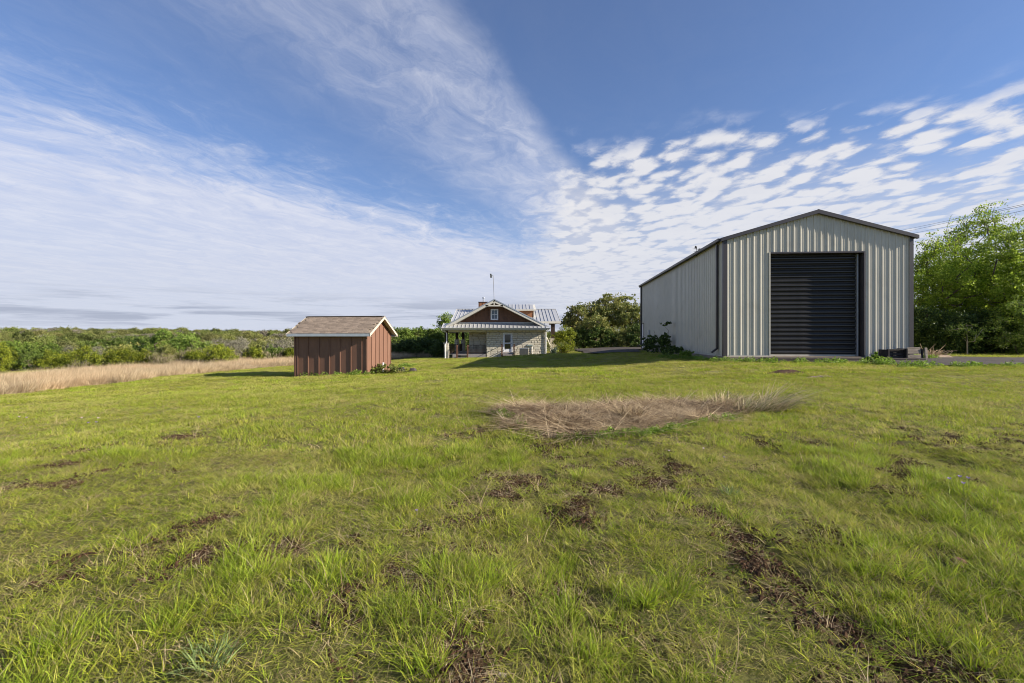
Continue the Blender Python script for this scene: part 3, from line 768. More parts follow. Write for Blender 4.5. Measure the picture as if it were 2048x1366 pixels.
for a, b_ in zip(ys_, ys_[1:]):
    for xa, sd in ((-.02, 1), (-SL, -1)):
        pts = [(xa, a + .002, -1.0), (xa, b_ - .002, -1.0), (xa, b_ - .002, stop(b_))]
        if a < SWD / 2 < b_: pts.append((xa, SWD / 2, pk))
        pts.append((xa, a + .002, stop(a)))
        MB().prism(pts, (.02, 0, 0)).build('wall_board', SBRN, shed)
for y_ in ys_[1:-1] + [.0, SWD - .03]:
    for sd in (1, -1):
        xx = .002 if sd == 1 else -SL - .03
        MB().prism([(xx, y_ - .024, -1.0), (xx, y_ + .024, -1.0), (xx, y_ + .024, stop(max(0, y_)) - .05), (xx, y_ - .024, stop(max(0, y_)) - .05)], (.028, 0, 0)).build('batten', SBRN, shed)
MB().box(-SL + .02, -.02, SWD - .02, SWD, -1.0, sw).build('wall', SBRN, shed)
OE, OR_ = .30, .31
sl = hs_ / (SWD / 2); ang = math.atan(sl)
roofz = lambda t: sw + sl * t + .03
mb = MB()
for f_ in (lambda t: t, lambda t: SWD - t):
    mb.prism([(-SL - OR_, f_(-OE), roofz(-OE)), (-SL - OR_, f_(SWD / 2), roofz(SWD / 2)), (-SL - OR_, f_(SWD / 2), roofz(SWD / 2) + .03), (-SL - OR_, f_(-OE), roofz(-OE) + .03)], (SL + 2 * OR_, 0, 0))
roof = mb.build('roof', pm('roof deck board', (.30, .24, .17), None, 4, .8), shed)
# shingles on the slope one can see: one object each
Ls = (SWD / 2 + OE) / math.cos(ang); rows = 14; ex = Ls / rows; wid = .31
ncol = int(round((SL + 2 * OR_ + .04) / wid)); wid = (SL + 2 * OR_ + .04) / ncol
tabs = []
for k_ in range(3):
    mb = MB(); mb.prism([(0.004, 0, 0), (wid - .004, 0, 0), (wid - .004, ex * 1.12, .004), (.004, ex * 1.12, .004)], (0, 0, .011 + .004 * k_)); tabs.append(mb.mesh('shingle', SHNG))
rr_ = random.Random(4); cnt = 0; rest = MB()
for r_ in range(rows):
    off = (r_ % 2) * wid * .5 + rr_.uniform(-.04, .04)
    for c_ in range(-1, ncol + 1):
        xa = -SL - OR_ - .02 + c_ * wid + off
        if xa < -SL - OR_ - .03 or xa + wid > OR_ + .03: continue
        d_ = r_ * ex
        link('shingle', tabs[rr_.randrange(3)], roof, (xa, -OE + d_ * math.cos(ang) - .012, roofz(-OE) + .032 + d_ * math.sin(ang) + .004), (ang, 0, 0)); cnt += 1
for r_ in range(rows):
    z_ = roofz(-OE) + .034 + r_ * ex * math.sin(ang); y_ = SWD + OE - r_ * ex * math.cos(ang)
    for c_ in range(ncol):
        xa = -SL - OR_ - .02 + c_ * wid
        rest._a([(xa, y_ + .012, z_), (xa + wid - .006, y_ + .012, z_), (xa + wid - .006, y_ - ex * math.cos(ang), z_ + ex * math.sin(ang)), (xa, y_ - ex * math.cos(ang), z_ + ex * math.sin(ang)), (xa, y_ + .012, z_ + .012), (xa + wid - .006, y_ + .012, z_ + .012)], [(4, 5, 2, 3), (0, 1, 5, 4)])
o_ = rest.build('shingles', SHNG, roof); o_['kind'] = 'stuff'
MB().beam((-SL - OR_, SWD / 2, roofz(SWD / 2) + .055), (OR_, SWD / 2, roofz(SWD / 2) + .055), .24, .02).build('ridge_cap', SHNG, roof)
MB().box(-SL - OR_ + .03, OR_ - .03, -OE - .026, -OE - .002, roofz(-OE) - .115, roofz(-OE) + .034).build('fascia', SDRIP, shed)
MB().box(-SL - OR_ + .03, OR_ - .03, SWD + OE + .002, SWD + OE + .026, roofz(-OE) - .115, roofz(-OE) + .034).build('fascia', SDRIP, shed)
for xx in (OR_ - .02, -SL - OR_ - .005):
    for f_ in (lambda t: t, lambda t: SWD - t):
        mb = MB(); mb.prism([(xx, f_(-OE - .03), roofz(-OE) - .125), (xx, f_(SWD / 2), roofz(SWD / 2) - .11), (xx, f_(SWD / 2), roofz(SWD / 2) + .035), (xx, f_(-OE - .03), roofz(-OE) + .03)], (.025, 0, 0)); mb.build('rake_board', STRIM, shed)
for y0, y1 in ((-OE, -.047), (SWD + .002, SWD + OE)):
    MB().box(-SL - OR_ + .03, OR_ - .03, y0, y1, roofz(-OE) - .118, roofz(-OE) - .108).build('soffit', STRIM, shed)
for f_ in (lambda t: t, lambda t: SWD - t):
    MB().prism([(.032, f_(-OE), roofz(-OE) - .02), (.032, f_(SWD / 2 - .001), roofz(SWD / 2) - .02), (.032, f_(SWD / 2 - .001), roofz(SWD / 2) - .005), (.032, f_(-OE), roofz(-OE) - .005)], (OR_ - .053, 0, 0)).build('soffit', STRIM, shed)
p_ = WP(763.5, 733, 28.0)
vx, vy = shed2w(.13, 1.95); vz = tz(vx, vy)
vt = thing('vent_pipe', 'short white plastic pipe standing beside the right end of the brown shed', 'pipe', (vx, vy, vz - .05))
MB().tube([(0, 0, 0), (0, 0, .62)], .057, 12).build('pipe', WHITE, vt); MB().tube([(0, 0, .60), (0, 0, .66)], .064, 12).build('cap', WHITE, vt)

# ================================================================== house
HY = 50.0
STONE = pm('pale limestone block', (.68, .63, .52), (.57, .53, .43), 3, .85, 0, .014, 9, .2, rnd=.12, coord='Object', dirt=(.27, .235, .18), dscale=4, damt=.35, randc=(.50, .45, .35))
MORT = pm('mortar', (.54, .50, .42), (.46, .43, .36), 8, .95, 0, .004, 40, .1)
HBRN = pm('dark brown siding', (.16, .080, .046), (.13, .064, .037), 4, .65, 0, .001, 30, .3, rnd=.06, stretch=(1, 1, .3))
HBR2 = pm('reddish brown siding', (.30, .135, .065), (.25, .11, .05), 4, .65, 0, .001, 30, .3, rnd=.06, stretch=(1, 1, .3))
SEAM = pm('grey standing seam metal', (.50, .50, .49), (.45, .45, .45), 3, .38, .25, .001, 8, .5, rnd=.05)
HTRIM = pm('off-white trim', (.62, .59, .51), (.56, .535, .46), 4, .55)
BEAM = pm('dark stained timber', (.045, .026, .018), (.032, .019, .013), 6, .7, 0, .002, 20, .3, rnd=.1)
RAIL = pm('reddish stained timber', (.13, .065, .042), (.09, .045, .03), 6, .7, 0, .002, 20, .3)
DECK = pm('grey painted deck skirt', (.30, .27, .265), (.25, .23, .22), 5, .8, rnd=.05)
house = thing('stone_house', 'limestone house with brown gable, grey standing-seam roof and corner porch', 'house', (0, HY, 0))
def HX(px, Y): return (px - 1024) / F * Y
def HZ(py, Y): return CAMZ + (HOR - py) / F * Y
stone_me = []
for k_ in range(5):
    g_ = np.random.default_rng(60 + k_); mb = MB()
    j = lambda: g_.uniform(-.035, .035)
    b0 = [(-.5, .5, -.5), (.5, .5, -.5), (.5, .5, .5), (-.5, .5, .5)]
    b1 = [(-.5 + abs(j()), -.1, -.5 + abs(j())), (.5 - abs(j()), -.1, -.5 + abs(j())), (.5 - abs(j()), -.1, .5 - abs(j())), (-.5 + abs(j()), -.1, .5 - abs(j()))]
    b2 = [(-.44 + j(), -.5 + j() * 3, -.40 + j()), (.44 + j(), -.5 + j() * 3, -.40 + j()), (.44 + j(), -.5 + j() * 3, .40 + j()), (-.44 + j(), -.5 + j() * 3, .40 + j())]
    mb._a(b0 + b1 + b2, [(0, 3, 2, 1)] + [(i, (i + 1) % 4, 4 + (i + 1) % 4, 4 + i) for i in range(4)] + [(4 + i, 4 + (i + 1) % 4, 8 + (i + 1) % 4, 8 + i) for i in range(4)] + [(8, 9, 10, 11)])
    stone_me.append(mb.mesh('stone', STONE))
rs = random.Random(12)
def lay(parent, x0, x1, z0, z1, y, holes=(), rz=0.0, hmin=.17, hmax=.27, lmin=.28, lmax=.78, o=(0, 0)):
    z = z0
    while z < z1 - .05:
        h = min(rs.uniform(hmin, hmax), z1 - z)
        if z1 - z - h < .08: h = z1 - z
        x = x0 - rs.uniform(0, .3)
        while x < x1 - .02:
            w = rs.uniform(lmin, lmax); a_, b_ = max(x, x0), min(x + w, x1); x += w
            if b_ - a_ < .05: continue
            parts_ = [(a_, b_)]
            for (hx0, hx1, hz0, hz1) in holes:
                if z + h > hz0 + .02 and z < hz1 - .02:
                    q = []
                    for (p0, p1) in parts_:
                        if p1 <= hx0 or p0 >= hx1: q.append((p0, p1)); continue
                        if p0 < hx0 - .05: q.append((p0, hx0))
                        if p1 > hx1 + .05: q.append((hx1, p1))
                    parts_ = q
            for (p0, p1) in parts_:
                cx, cz = (p0 + p1) / 2, z + h / 2
                if rz == 0: loc = (cx, y, cz)
                else: loc = (o[0] + 0, o[1] + cx, cz)
                link('stone', rs.choice(stone_me), parent, loc, (0, 0, rz), (p1 - p0 - .016, .075 + rs.uniform(0, .03), h - .016))
        z += h
gz = -.9
# main front wall
x0, x1 = HX(973, HY), HX(1092.5, HY); wt_ = HZ(660, HY)
DX0, DX1, DZ0, DZ1 = HX(1006, HY), HX(1025, HY), HZ(704, HY), HZ(665.5, HY)
mb = MB(); mb.box(x0 + .02, DX0 - .002, .03, .25, gz, wt_); mb.box(DX1 + .002, x1 - .02, .03, .25, gz, wt_); mb.box(DX0 - .001, DX1 + .001, .03, .25, DZ1, wt_); mb.box(DX0 - .001, DX1 + .001, .03, .25, gz, DZ0)
mb.box(x1 - .25, x1 - .02, .26, 12, gz, wt_); mb.box(x0 + .02, x0 + .2, .26, 1.6, gz, wt_)
sw_ = mb.build('stone_wall', MORT, house)
lay(sw_, x0, x1, gz + .25, wt_, 0.0, holes=((DX0, DX1, DZ0, DZ1),))
# recessed porch wall
xr0 = HX(938, 51.6); xr1 = x0 + .1; wt2 = HZ(661, 51.6)
mb = MB(); mb.box(xr0 + .02, xr1, 1.63, 1.9, gz, wt2 + .3); mb.box(xr0 + .03, xr0 + .2, 1.9, 12, gz, wt2 + .3)
sw2 = mb.build('stone_wall', MORT, house)
lay(sw2, xr0, xr1 - .1, HZ(709, 51.6), wt2 + .25, 1.6)
# door
dr = MB().box(DX0 + .10, DX1 - .10, .02, .06, DZ0 + .02, DZ1 - .12).build('door', WHITE, house)
fr = MB(); fr.box(DX0, DX0 + .09, -.05, .06, DZ0, DZ1); fr.box(DX1 - .09, DX1, -.05, .06, DZ0, DZ1); fr.box(DX0 + .092, DX1 - .092, -.05, .06, DZ1 - .10, DZ1); fr.build('frame', WHITE, dr)
zA, zB, zC, zD = HZ(697.5, HY), HZ(687.3, HY), HZ(685, HY), HZ(669, HY)
MB().box(DX0 + .20, DX1 - .20, -.004, .018, zA, zB).build('pane', GLASS, dr); MB().box(DX0 + .20, DX1 - .20, -.004, .018, zC, zD).build('pane', GLASS, dr)
MB().tube([(DX1 - .15, .02, zB), (DX1 - .15, -.05, zB)], .03).build('handle', BLACK, dr)
# door landing with newel posts
st = MB(); lz = HZ(704.5, HY)
st.box(DX0 - .1, DX1 + .1, -.95, -.08, lz - .12, lz); landing = st.build('landing', DECK, house)
MB().box(DX0 + .0, DX1 - .0, -1.25, -.952, lz - .30, lz - .18).build('step', DECK, landing)
MB().box(DX0 - .09, DX1 + .09, -.93, -.90, lz - .6, lz - .122).build('riser', BEAM, landing)
for xx in (DX0 - .16, DX1 + .10):
    MB().box(xx, xx + .12, -.97, -.85, gz + .1, HZ(688.5, HY)).build('newel_post', RAIL, landing)
    MB().box(xx - .02, xx + .14, -.99, -.83, HZ(688.5, HY), HZ(688.5, HY) + .035).build('post_cap', BEAM, landing)
    MB().box(xx + .03, xx + .09, -.85, -.09, HZ(690, HY) - .05, HZ(690, HY)).build('handrail', RAIL, landing)
# apron roof across the front
AY = -.92
az0, az1 = HZ(656, 49.1), HZ(647, 50.6)
xa0, xa1 = HX(883, 49.1), HX(1100, 49.1)
mb = MB(); mb.prism([(xa0, AY, az0 - .01), (xa0, .6, az1 - .01), (xa0, .6, az1 - .04), (xa0, AY, az0 - .04)], (xa1 - xa0, 0, 0)); apr = mb.build('apron_roof', SEAM, house)
pw = .40; npn = int((xa1 - xa0) / pw)
pw = (xa1 - xa0) / npn
mb = MB(); L_ = math.hypot(.6 - AY, az1 - az0); an = math.atan2(az1 - az0, .6 - AY)
mb.box(0.004, pw - .004, 0, L_, 0, .006); mb.box(-.016, .016, 0, L_, .007, .06); pan_me = mb.mesh('roof_panel', SEAM)
for i in range(npn): link('roof_panel', pan_me, apr, (xa0 + i * pw, AY, az0), (an, 0, 0))
MB().box(HX(915, 50.6), HX(1079, 50.6), .555, .63, az1 + .0, az1 + .13).build('flashing', SEAM, apr)
MB().prism([(xa0 - .03, AY - .12, az0 + .01), (xa0 - .03, AY - .005, az0 + .01), (xa0 - .03, AY - .005, az0 - .09), (xa0 - .03, AY - .09, az0 - .09)], (xa1 - xa0 + .06, 0, 0)).build('gutter', GALV, house)
MB().box(xa0 + .05, xa1 - .05, AY + .01, AY + .05, az0 - .22, az0 - .04).build('fascia', HTRIM, house)
MB().box(xa0 + .05, xa1 - .05, AY + .06, -.02, az0 - .23, az0 - .20).build('soffit', HTRIM, house)
MB().box(HX(888, HY), x0 - .05, .02, .22, HZ(664.5, HY), HZ(660, HY)).build('porch_beam', HTRIM, house)
MB().box(HX(888, HY), HX(888, HY) + .2, .25, 12, HZ(664.5, HY), HZ(660, HY)).build('porch_beam', HTRIM, house)
MB().box(HX(887, HY), xr0 + .3, .23, 12, HZ(661, HY), HZ(660, HY)).build('porch_ceiling', HTRIM, house)
# gable wall boards
GY = .62
gxl, gxr, gxm = HX(886, 50.6), HX(1097, 50.6), HX(988.5, 50.6)
gzb = HZ(650, 50.6); gzt = HZ(600.5, 50.6)
def gtop(x): return gzb - .25 + (gzt - gzb + .25) * (1 - abs(x - gxm) / ((gxr - gxl) / 2))
WX0, WX1, WZ0, WZ1 = HX(981.3, 50.5), HX(996.4, 50.5), HZ(640, 50.5), HZ(618, 50.5)
x_ = gxl + .3
while x_ < gxr - .3:
    b_ = min(x_ + .40, gxr - .3)
    m_ = (x_ + b_) / 2
    segs_ = [(gzb, None)]
    if b_ > WX0 + .02 and x_ < WX1 - .02: segs_ = [(gzb, WZ0 + .05), (WZ1 - .05, None)]
    for lo, hi in segs_:
        pts = [(x_ + .003, GY, lo), (b_ - .003, GY, lo)]
        if hi is None:
            if gtop(x_) < lo and gtop(b_) < lo: continue
            pts += [(b_ - .003, GY, max(lo + .002, gtop(b_)))]
            if x_ < gxm < b_: pts += [(gxm, GY, gtop(gxm))]
            pts += [(x_ + .003, GY, max(lo + .002, gtop(x_)))]
        else: pts += [(b_ - .003, GY, hi), (x_ + .003, GY, hi)]
        MB().prism(pts, (0, .02, 0)).build('siding_board', HBRN, house)
    if gtop(b_) > gzb + .1 and not (WX0 - .03 < b_ < WX1 + .03):
        MB().box(b_ - .022, b_ + .022, GY - .02, GY - .001, gzb, gtop(b_) - .02).build('batten', HBRN, house)
    x_ = b_
PANE = pm('blue grey pane', (.06, .09, .14), None, 3, .15, spec=.8)
mb = MB(); mb.prism([(gxl + .5, GY + .025, gzb), (gxr - .5, GY + .025, gzb), (gxr - .5, GY + .025, gtop(gxr - .5)), (gxm, GY + .025, gtop(gxm) - .05), (gxl + .5, GY + .025, gtop(gxl + .5))], (0, .03, 0)); mb.build('wall', HBRN, house)
# gable window
wn = MB(); t_ = .13
wn.box(WX0 - .0, WX0 + t_, GY - .05, GY + .03, WZ0, WZ1); wn.box(WX1 - t_, WX1, GY - .05, GY + .03, WZ0, WZ1); wn.box(WX0 + t_, WX1 - t_, GY - .05, GY + .03, WZ1 - t_, WZ1); wn.box(WX0 + t_, WX1 - t_, GY - .05, GY + .03, WZ0, WZ0 + t_)
win = wn.build('window', WHITE, house)
cx_ = (WX0 + WX1) / 2; cz_ = (WZ0 + WZ1) / 2
for a_, b_ in ((WX0 + t_ + .002, cx_ - .015), (cx_ + .015, WX1 - t_ - .002)):
    for c_, d_ in ((WZ0 + t_ + .002, cz_ - .03), (cz_ + .03, WZ1 - t_ - .002)):
        MB().box(a_, b_, GY - .015, GY - .005, c_, d_).build('pane', PANE, win)
MB().box(cx_ - .013, cx_ + .013, GY - .03, GY, WZ0 + t_, WZ1 - t_).box(WX0 + t_, cx_ - .015, GY - .03, GY, cz_ - .028, cz_ + .028).box(cx_ + .015, WX1 - t_, GY - .03, GY, cz_ - .028, cz_ + .028).build('muntin', WHITE, win)
# gable roof planes + rake boards
ry0, ry1 = -.42, 12.2
RYY = 49.75; rzt = HZ(599, RYY); rxm = HX(988.5, RYY); rzl = HZ(655, RYY) ; rxl, rxr = HX(884, RYY), HX(1099.5, RYY)
gr = MB()
for xe in (rxl, rxr):
    d_ = Vector((xe - rxm, 0, rzl - rzt)).normalized(); nn = Vector((-d_.z, 0, d_.x)); nn = nn if nn.z > 0 else -nn
    a_ = Vector((rxm, ry0, rzt)); b_ = Vector((xe, ry0, rzl))
    gr.prism([tuple(a_ - nn * .01), tuple(b_ - nn * .01), tuple(b_ - nn * .05), tuple(a_ - nn * .05)], (0, ry1 - ry0, 0))
groof = gr.build('gable_roof', SEAM, house)
for xe in (rxl, rxr):
    d_ = Vector((xe - rxm, 0, rzl - rzt)); nn = Vector((-d_.z, 0, d_.x)); nn = (nn if nn.z > 0 else -nn).normalized(); LL = d_.length; d_.normalize()
    mb = MB(); pwid = .42; w_ = d_ * LL
    mb.prism([(0, 0, 0), tuple(w_), tuple(w_ + nn * .006), tuple(nn * .006)], (0, pwid - .006, 0)); mb.prism([tuple(nn * .007), tuple(w_ + nn * .007), tuple(w_ + nn * .045), tuple(nn * .045)], (0, .02, 0))
    pm_ = mb.mesh('roof_panel', SEAM)
    for i in range(int((ry1 - ry0) / pwid)): link('roof_panel', pm_, groof, (rxm, ry0 + i * pwid, rzt))
    a_ = Vector((rxm, ry0 - .03, rzt)); b_ = Vector((xe, ry0 - .03, rzl))
    mb = MB(); mb.prism([tuple(a_ + nn * .05), tuple(b_ + nn * .05), tuple(b_ - nn * .055), tuple(a_ - nn * .055)], (0, .025, 0)); mb.build('rake_trim', GALV, house)
    mb = MB(); mb.prism([tuple(a_ - nn * .06 + Vector((0, .02, 0))), tuple(b_ - nn * .06 + Vector((0, .02, 0)) - d_ * .3), tuple(b_ - nn * .27 + Vector((0, .02, 0)) - d_ * .6), tuple(a_ - nn * .27 + Vector((0, .02, 0)))], (0, .04, 0)); mb.build('rake_board', HTRIM, house)
    mb = MB(); mb.prism([tuple(a_ - nn * .26 + Vector((0, .07, 0))), tuple(b_ - nn * .26 + Vector((0, .07, 0)) - d_ * .7), tuple(b_ - nn * .28 + Vector((0, .07, 0)) - d_ * .7), tuple(a_ - nn * .28 + Vector((0, .07, 0)))], (0, GY - ry0 - .1, 0)); mb.build('soffit', HTRIM, house)
zt_ = HZ(611, RYY); hw = (rzt - zt_) / (rzt - rzl) * (rxm - rxl)
mb = MB(); mb.box(rxm - hw + .25, rxm + hw - .25, ry0 - .01, ry0 + .05, zt_ - .10, zt_ + .04); mb.box(rxm - .06, rxm + .06, ry0 - .012, ry0 + .048, zt_ + .04, rzt - .22); mb.build('gable_truss', HTRIM, house)
# back wing: roof ridge runs across
BY0, BY1 = 6.0, 12.0
bxl, bxr = HX(903, 56), HX(1118, 56)
bz0, bz1 = HZ(643, 56), HZ(618.5, 62)
xl2, xr2 = HX(911, 62) , HX(1117, 62)
bwid = .42; an = math.atan2(bz1 - bz0, BY1 - BY0); L_ = math.hypot(bz1 - bz0, BY1 - BY0)
wx0, wx1 = -7.1, 5.6
mb = MB()
mb.prism([(wx0, BY0, bz0 - .01), (wx0, BY1, bz1 - .01), (wx0, BY1, bz1 - .05), (wx0, BY0, bz0 - .05)], (wx1 - wx0, 0, 0)); mb.prism([(wx0, BY1, bz1 - .01), (wx0, BY1 + 6, bz0 - .01), (wx0, BY1 + 6, bz0 - .05), (wx0, BY1, bz1 - .05)], (wx1 - wx0, 0, 0))
br = mb.build('back_roof', SEAM, house)
mb = MB(); mb.box(.003, bwid - .003, 0, L_, 0, .006); mb.box(-.016, .016, 0, L_, .007, .06); bp = mb.mesh('roof_panel', SEAM)
for i in range(int((wx1 - wx0) / bwid)): link('roof_panel', bp, br, (wx0 + i * bwid, BY0, bz0), (an, 0, 0))
MB().box(wx0, wx1, BY1 - .12, BY1 + .12, bz1 + .03, bz1 + .055).build('ridge_cap', SEAM, br)
MB().box(wx0, wx1 + .05, BY0 - .04, BY0 - .002, bz0 - .22, bz0 + .02).build('fascia', HTRIM, house)
MB().box(wx0, wx1, BY0, BY0 + .9, bz0 - .24, bz0 - .21).build('soffit', HTRIM, house)
MB().prism([(wx1 + .01, BY0, bz0 - .22), (wx1 + .01, BY1, bz1 - .22), (wx1 + .01, BY1, bz1 + .02), (wx1 + .01, BY0, bz0 + .02)], (.04, 0, 0)).build('rake_board', HTRIM, house)
MB().box(-4.6, 3.4, BY0 + .9, BY1 + 5, gz, bz0 - .2).build('back_wall', MORT, house)
MB().box(HX(1085, 56.3), HX(1112, 56.3), BY0 + .2, BY0 + .4, HZ(648.5, 56.3), HZ(644.5, 56.3)).build('porch_beam', BEAM, house)
# dormer
dz1, dz0 = HZ(609, 60.5), HZ(618.6, 57.6); dx0, dx1 = HX(1004, 57.6), HX(1072, 57.6)
mb = MB(); mb.prism([(dx0, 7.6, dz0 - .01), (dx0, 10.5, dz1 - .01), (dx0, 10.5, dz1 - .16), (dx0, 7.6, dz0 - .16)], (dx1 - dx0, 0, 0)); dm = mb.build('dormer', HTRIM, house)
an2 = math.atan2(dz1 - dz0, 2.9); L2 = math.hypot(dz1 - dz0, 2.9); mb = MB(); mb.box(.003, .417, 0, L2, 0, .006); mb.box(-.014, .014, 0, L2, .007, .05); dp = mb.mesh('roof_panel', SEAM)
for i in range(int((dx1 - dx0) / .42)): link('roof_panel', dp, dm, (dx0 + i * .42, 7.6, dz0), (an2, 0, 0))
mb = MB(); mb.box(dx0 + .2, HX(1067, 58), 7.9, 10.4, HZ(640, 58), dz0 - .12); mb.build('wall', HBR2, dm)
MB().box(HX(1067, 58), HX(1067, 58) + .1, 7.85, 10.4, HZ(640, 58), dz0 - .12).build('corner_board', HTRIM, dm)
# chimney
cy = 10.2; cx0, cx1 = HX(957, 60.2), HX(975, 60.2)
ch = MB().box(cx0, cx1, cy, cy + 1.0, bz1 - 1.6, HZ(604.5, 60.2)).build('chimney', HBR2, house)
MB().box(cx0 - .05, cx1 + .05, cy - .05, cy + 1.05, HZ(604.5, 60.2), HZ(603.5, 60.2)).build('chimney_cap', BRONZE, ch)
fx_ = HX(966.7, 60.2)
MB().tube([(fx_, cy + .4, HZ(604, 60.2)), (fx_, cy + .4, HZ(595.5, 60.2))], .10, 12).tube([(fx_, cy + .4, HZ(596.5, 60.2)), (fx_, cy + .4, HZ(594, 60.2))], .15, 12).build('flue', GALV, ch)
for i in range(3): MB().box(cx0 + .1 + i * .38, cx0 + .15 + i * .38, cy - .02, cy, bz1 - 1.6, HZ(605, 60.2)).build('batten', HBRN, ch)
# right porch post on its stone pier
py_ = 6.4; Yp = 56.4
pr = MB().box(HX(1099.5, Yp) + .04, HX(1112, Yp) - .04, py_ - .30, py_ + .3, gz + .4, HZ(678.5, Yp)).build('porch_pier', MORT, house)
lay(pr, HX(1099.5, Yp), HX(1112, Yp), gz + .6, HZ(678, Yp), py_ - .33, lmin=.2, lmax=.4)
MB().box(HX(1098.8, Yp), HX(1112.7, Yp), py_ - .38, py_ + .38, HZ(678, Yp), HZ(677, Yp)).build('cap_stone', HTRIM, pr)
MB().box(HX(1102, Yp), HX(1109.5, Yp), py_ - .2, py_ + .2, HZ(677, Yp), HZ(645, Yp)).build('porch_post', BEAM, house)
MB().beam((HX(1093, 52), 1.6, HZ(675, 52)), (HX(1101, 53), 3.0, HZ(693, 53)), .08, .08).build('brace_pole', HTRIM, house)
# porch deck, skirt, steps, piers, posts, railings
dkz = HZ(708, HY)
dk = MB().box(HX(897, HY), x0 - .03, .0, 1.58, dkz - .08, dkz).box(HX(897, HY), xr0 + .02, 1.581, 12, dkz - .08, dkz).build('porch_deck', DECK, house)
for a_, b_ in ((HX(905, HY), HX(913.5, HY)), (HX(936, HY), x0 - .03)):
    k_ = a_
    while k_ < b_ - .02:
        MB().box(k_ + .003, min(k_ + .3, b_) - .003, -.02, -.001, gz + .1, dkz - .01).build('skirt_board', DECK, dk); k_ += .3
for i, zz_ in enumerate((dkz - .17, dkz - .34)):
    MB().box(HX(916.5, HY), HX(934, HY), -.28 * (i + 1), -.28 * i - .003, zz_ - .04, zz_).build('step', DECK, dk)
for px_ in (915, 936):
    xx = HX(px_, HY); MB().box(xx - .07, xx + .07, -.62, -.48, gz + .1, HZ(692, HY)).build('newel_post', RAIL, dk)
    MB().beam((xx, -.5, HZ(693, HY)), (xx, .1, HZ(689.5, HY)), .14, .10).build('handrail', RAIL, dk)
    MB().box(xx - .07, xx + .07, .04, .18, dkz - .3, HZ(688.5, HY)).build('newel_post', BEAM, dk)
def pier(px0, px1, Y, ptop, pbase_z, postpx=None):
    xa, xb = HX(px0, Y), HX(px1, Y); yy = Y - HY
    pr = MB().box(xa + .04, xb - .04, yy - .27, yy + .27, pbase_z, HZ(ptop, Y)).build('porch_pier', MORT, house)
    lay(pr, xa, xb, pbase_z, HZ(ptop, Y), yy - .3, lmin=.25, lmax=.5)
    lay(pr, -.3, .3, pbase_z, HZ(ptop, Y), 0, rz=R(90), o=(xb, yy), lmin=.25, lmax=.5)
    MB().box(xa - .04, xb + .06, yy - .36, yy + .36, HZ(ptop, Y), HZ(ptop, Y) + .05).build('cap_stone', HTRIM, pr)
    c_ = HX(postpx, Y); MB().box(c_ - .15, c_ + .15, yy - .15, yy + .15, HZ(ptop, Y) + .05, HZ(660.5, HY)).build('porch_post', BEAM, house)
pier(888.5, 897.5, 50.05, 686.5, gz + .05, 893)
pier(909.5, 917.5, 55.2, 680, gz + .3, 914)
pier(922, 930, 60.2, 680, gz + .3, 926.5)
def railing(p0, p1, nb, ztop, zbot):
    r_ = MB().beam((*p0, ztop), (*p1, ztop), .09, .06).beam((*p0, zbot), (*p1, zbot), .06, .07).build('railing', BEAM, house)
    bal = MB().box(-.018, .018, -.018, .018, zbot + .03, ztop - .03).mesh('baluster', BEAM)
    for i in range(nb):
        t_ = (i + .5) / nb; link('baluster', bal, r_, (p0[0] * (1 - t_) + p1[0] * t_, p0[1] * (1 - t_) + p1[1] * t_, 0))
railing((HX(938, HY), .08), (HX(972.5, HY), .08), 15, HZ(690, HY), HZ(706, HY))
railing((HX(897, HY) + .1, .08), (HX(913, HY), .08), 7, HZ(690, HY), HZ(706, HY))
railing((HX(893, HY), .4), (HX(911, 55), 5.0), 16, HZ(690, HY), HZ(706, HY))
railing((HX(914, 55.4), 5.6), (HX(924, 60), 10), 14, HZ(690, HY), HZ(706, HY))
# downspouts
MB().tube([(HX(883.5, 49.2), AY - .05, az0 - .1), (HX(884, 49.2), AY + .05, az0 - .28), (HX(892, 49.6), -.36, HZ(664, 49.6)), (HX(893.6, 49.7), -.33, HZ(668, 49.7)), (HX(893.6, 49.7), -.33, HZ(683, 49.7)), (HX(891, 49.7), -.36, HZ(689, 49.7)), (HX(891, 49.7), -.36, HZ(715, 49.7)), (HX(890, 49.7), -.55, HZ(717, 49.6))], .045, 8).build('downspout', WHITE, house)
MB().tube([(HX(1095, 49.2), AY - .05, az0 - .1), (HX(1094.5, 49.2), AY + .1, az0 - .3), (HX(1091.8, 49.8), -.12, HZ(664, 49.8)), (HX(1091.8, 49.9), -.12, HZ(710, 49.9)), (HX(1090.5, 49.9), -.3, HZ(712, 49.9))], .05, 8).build('downspout', WHITE, house)
MB().box(HX(1054, HY), HX(1065, HY), -.12, -.03, HZ(692.5, HY), HZ(689.5, HY)).build('meter_box', pm('green grey box', (.22, .27, .26), None, 3, .5), house)
MB().tube([(HX(1064.3, HY), -.09, HZ(712, HY)), (HX(1064.3, HY), -.09, HZ(693, HY))], .025, 8).build('conduit', WHITE, house)

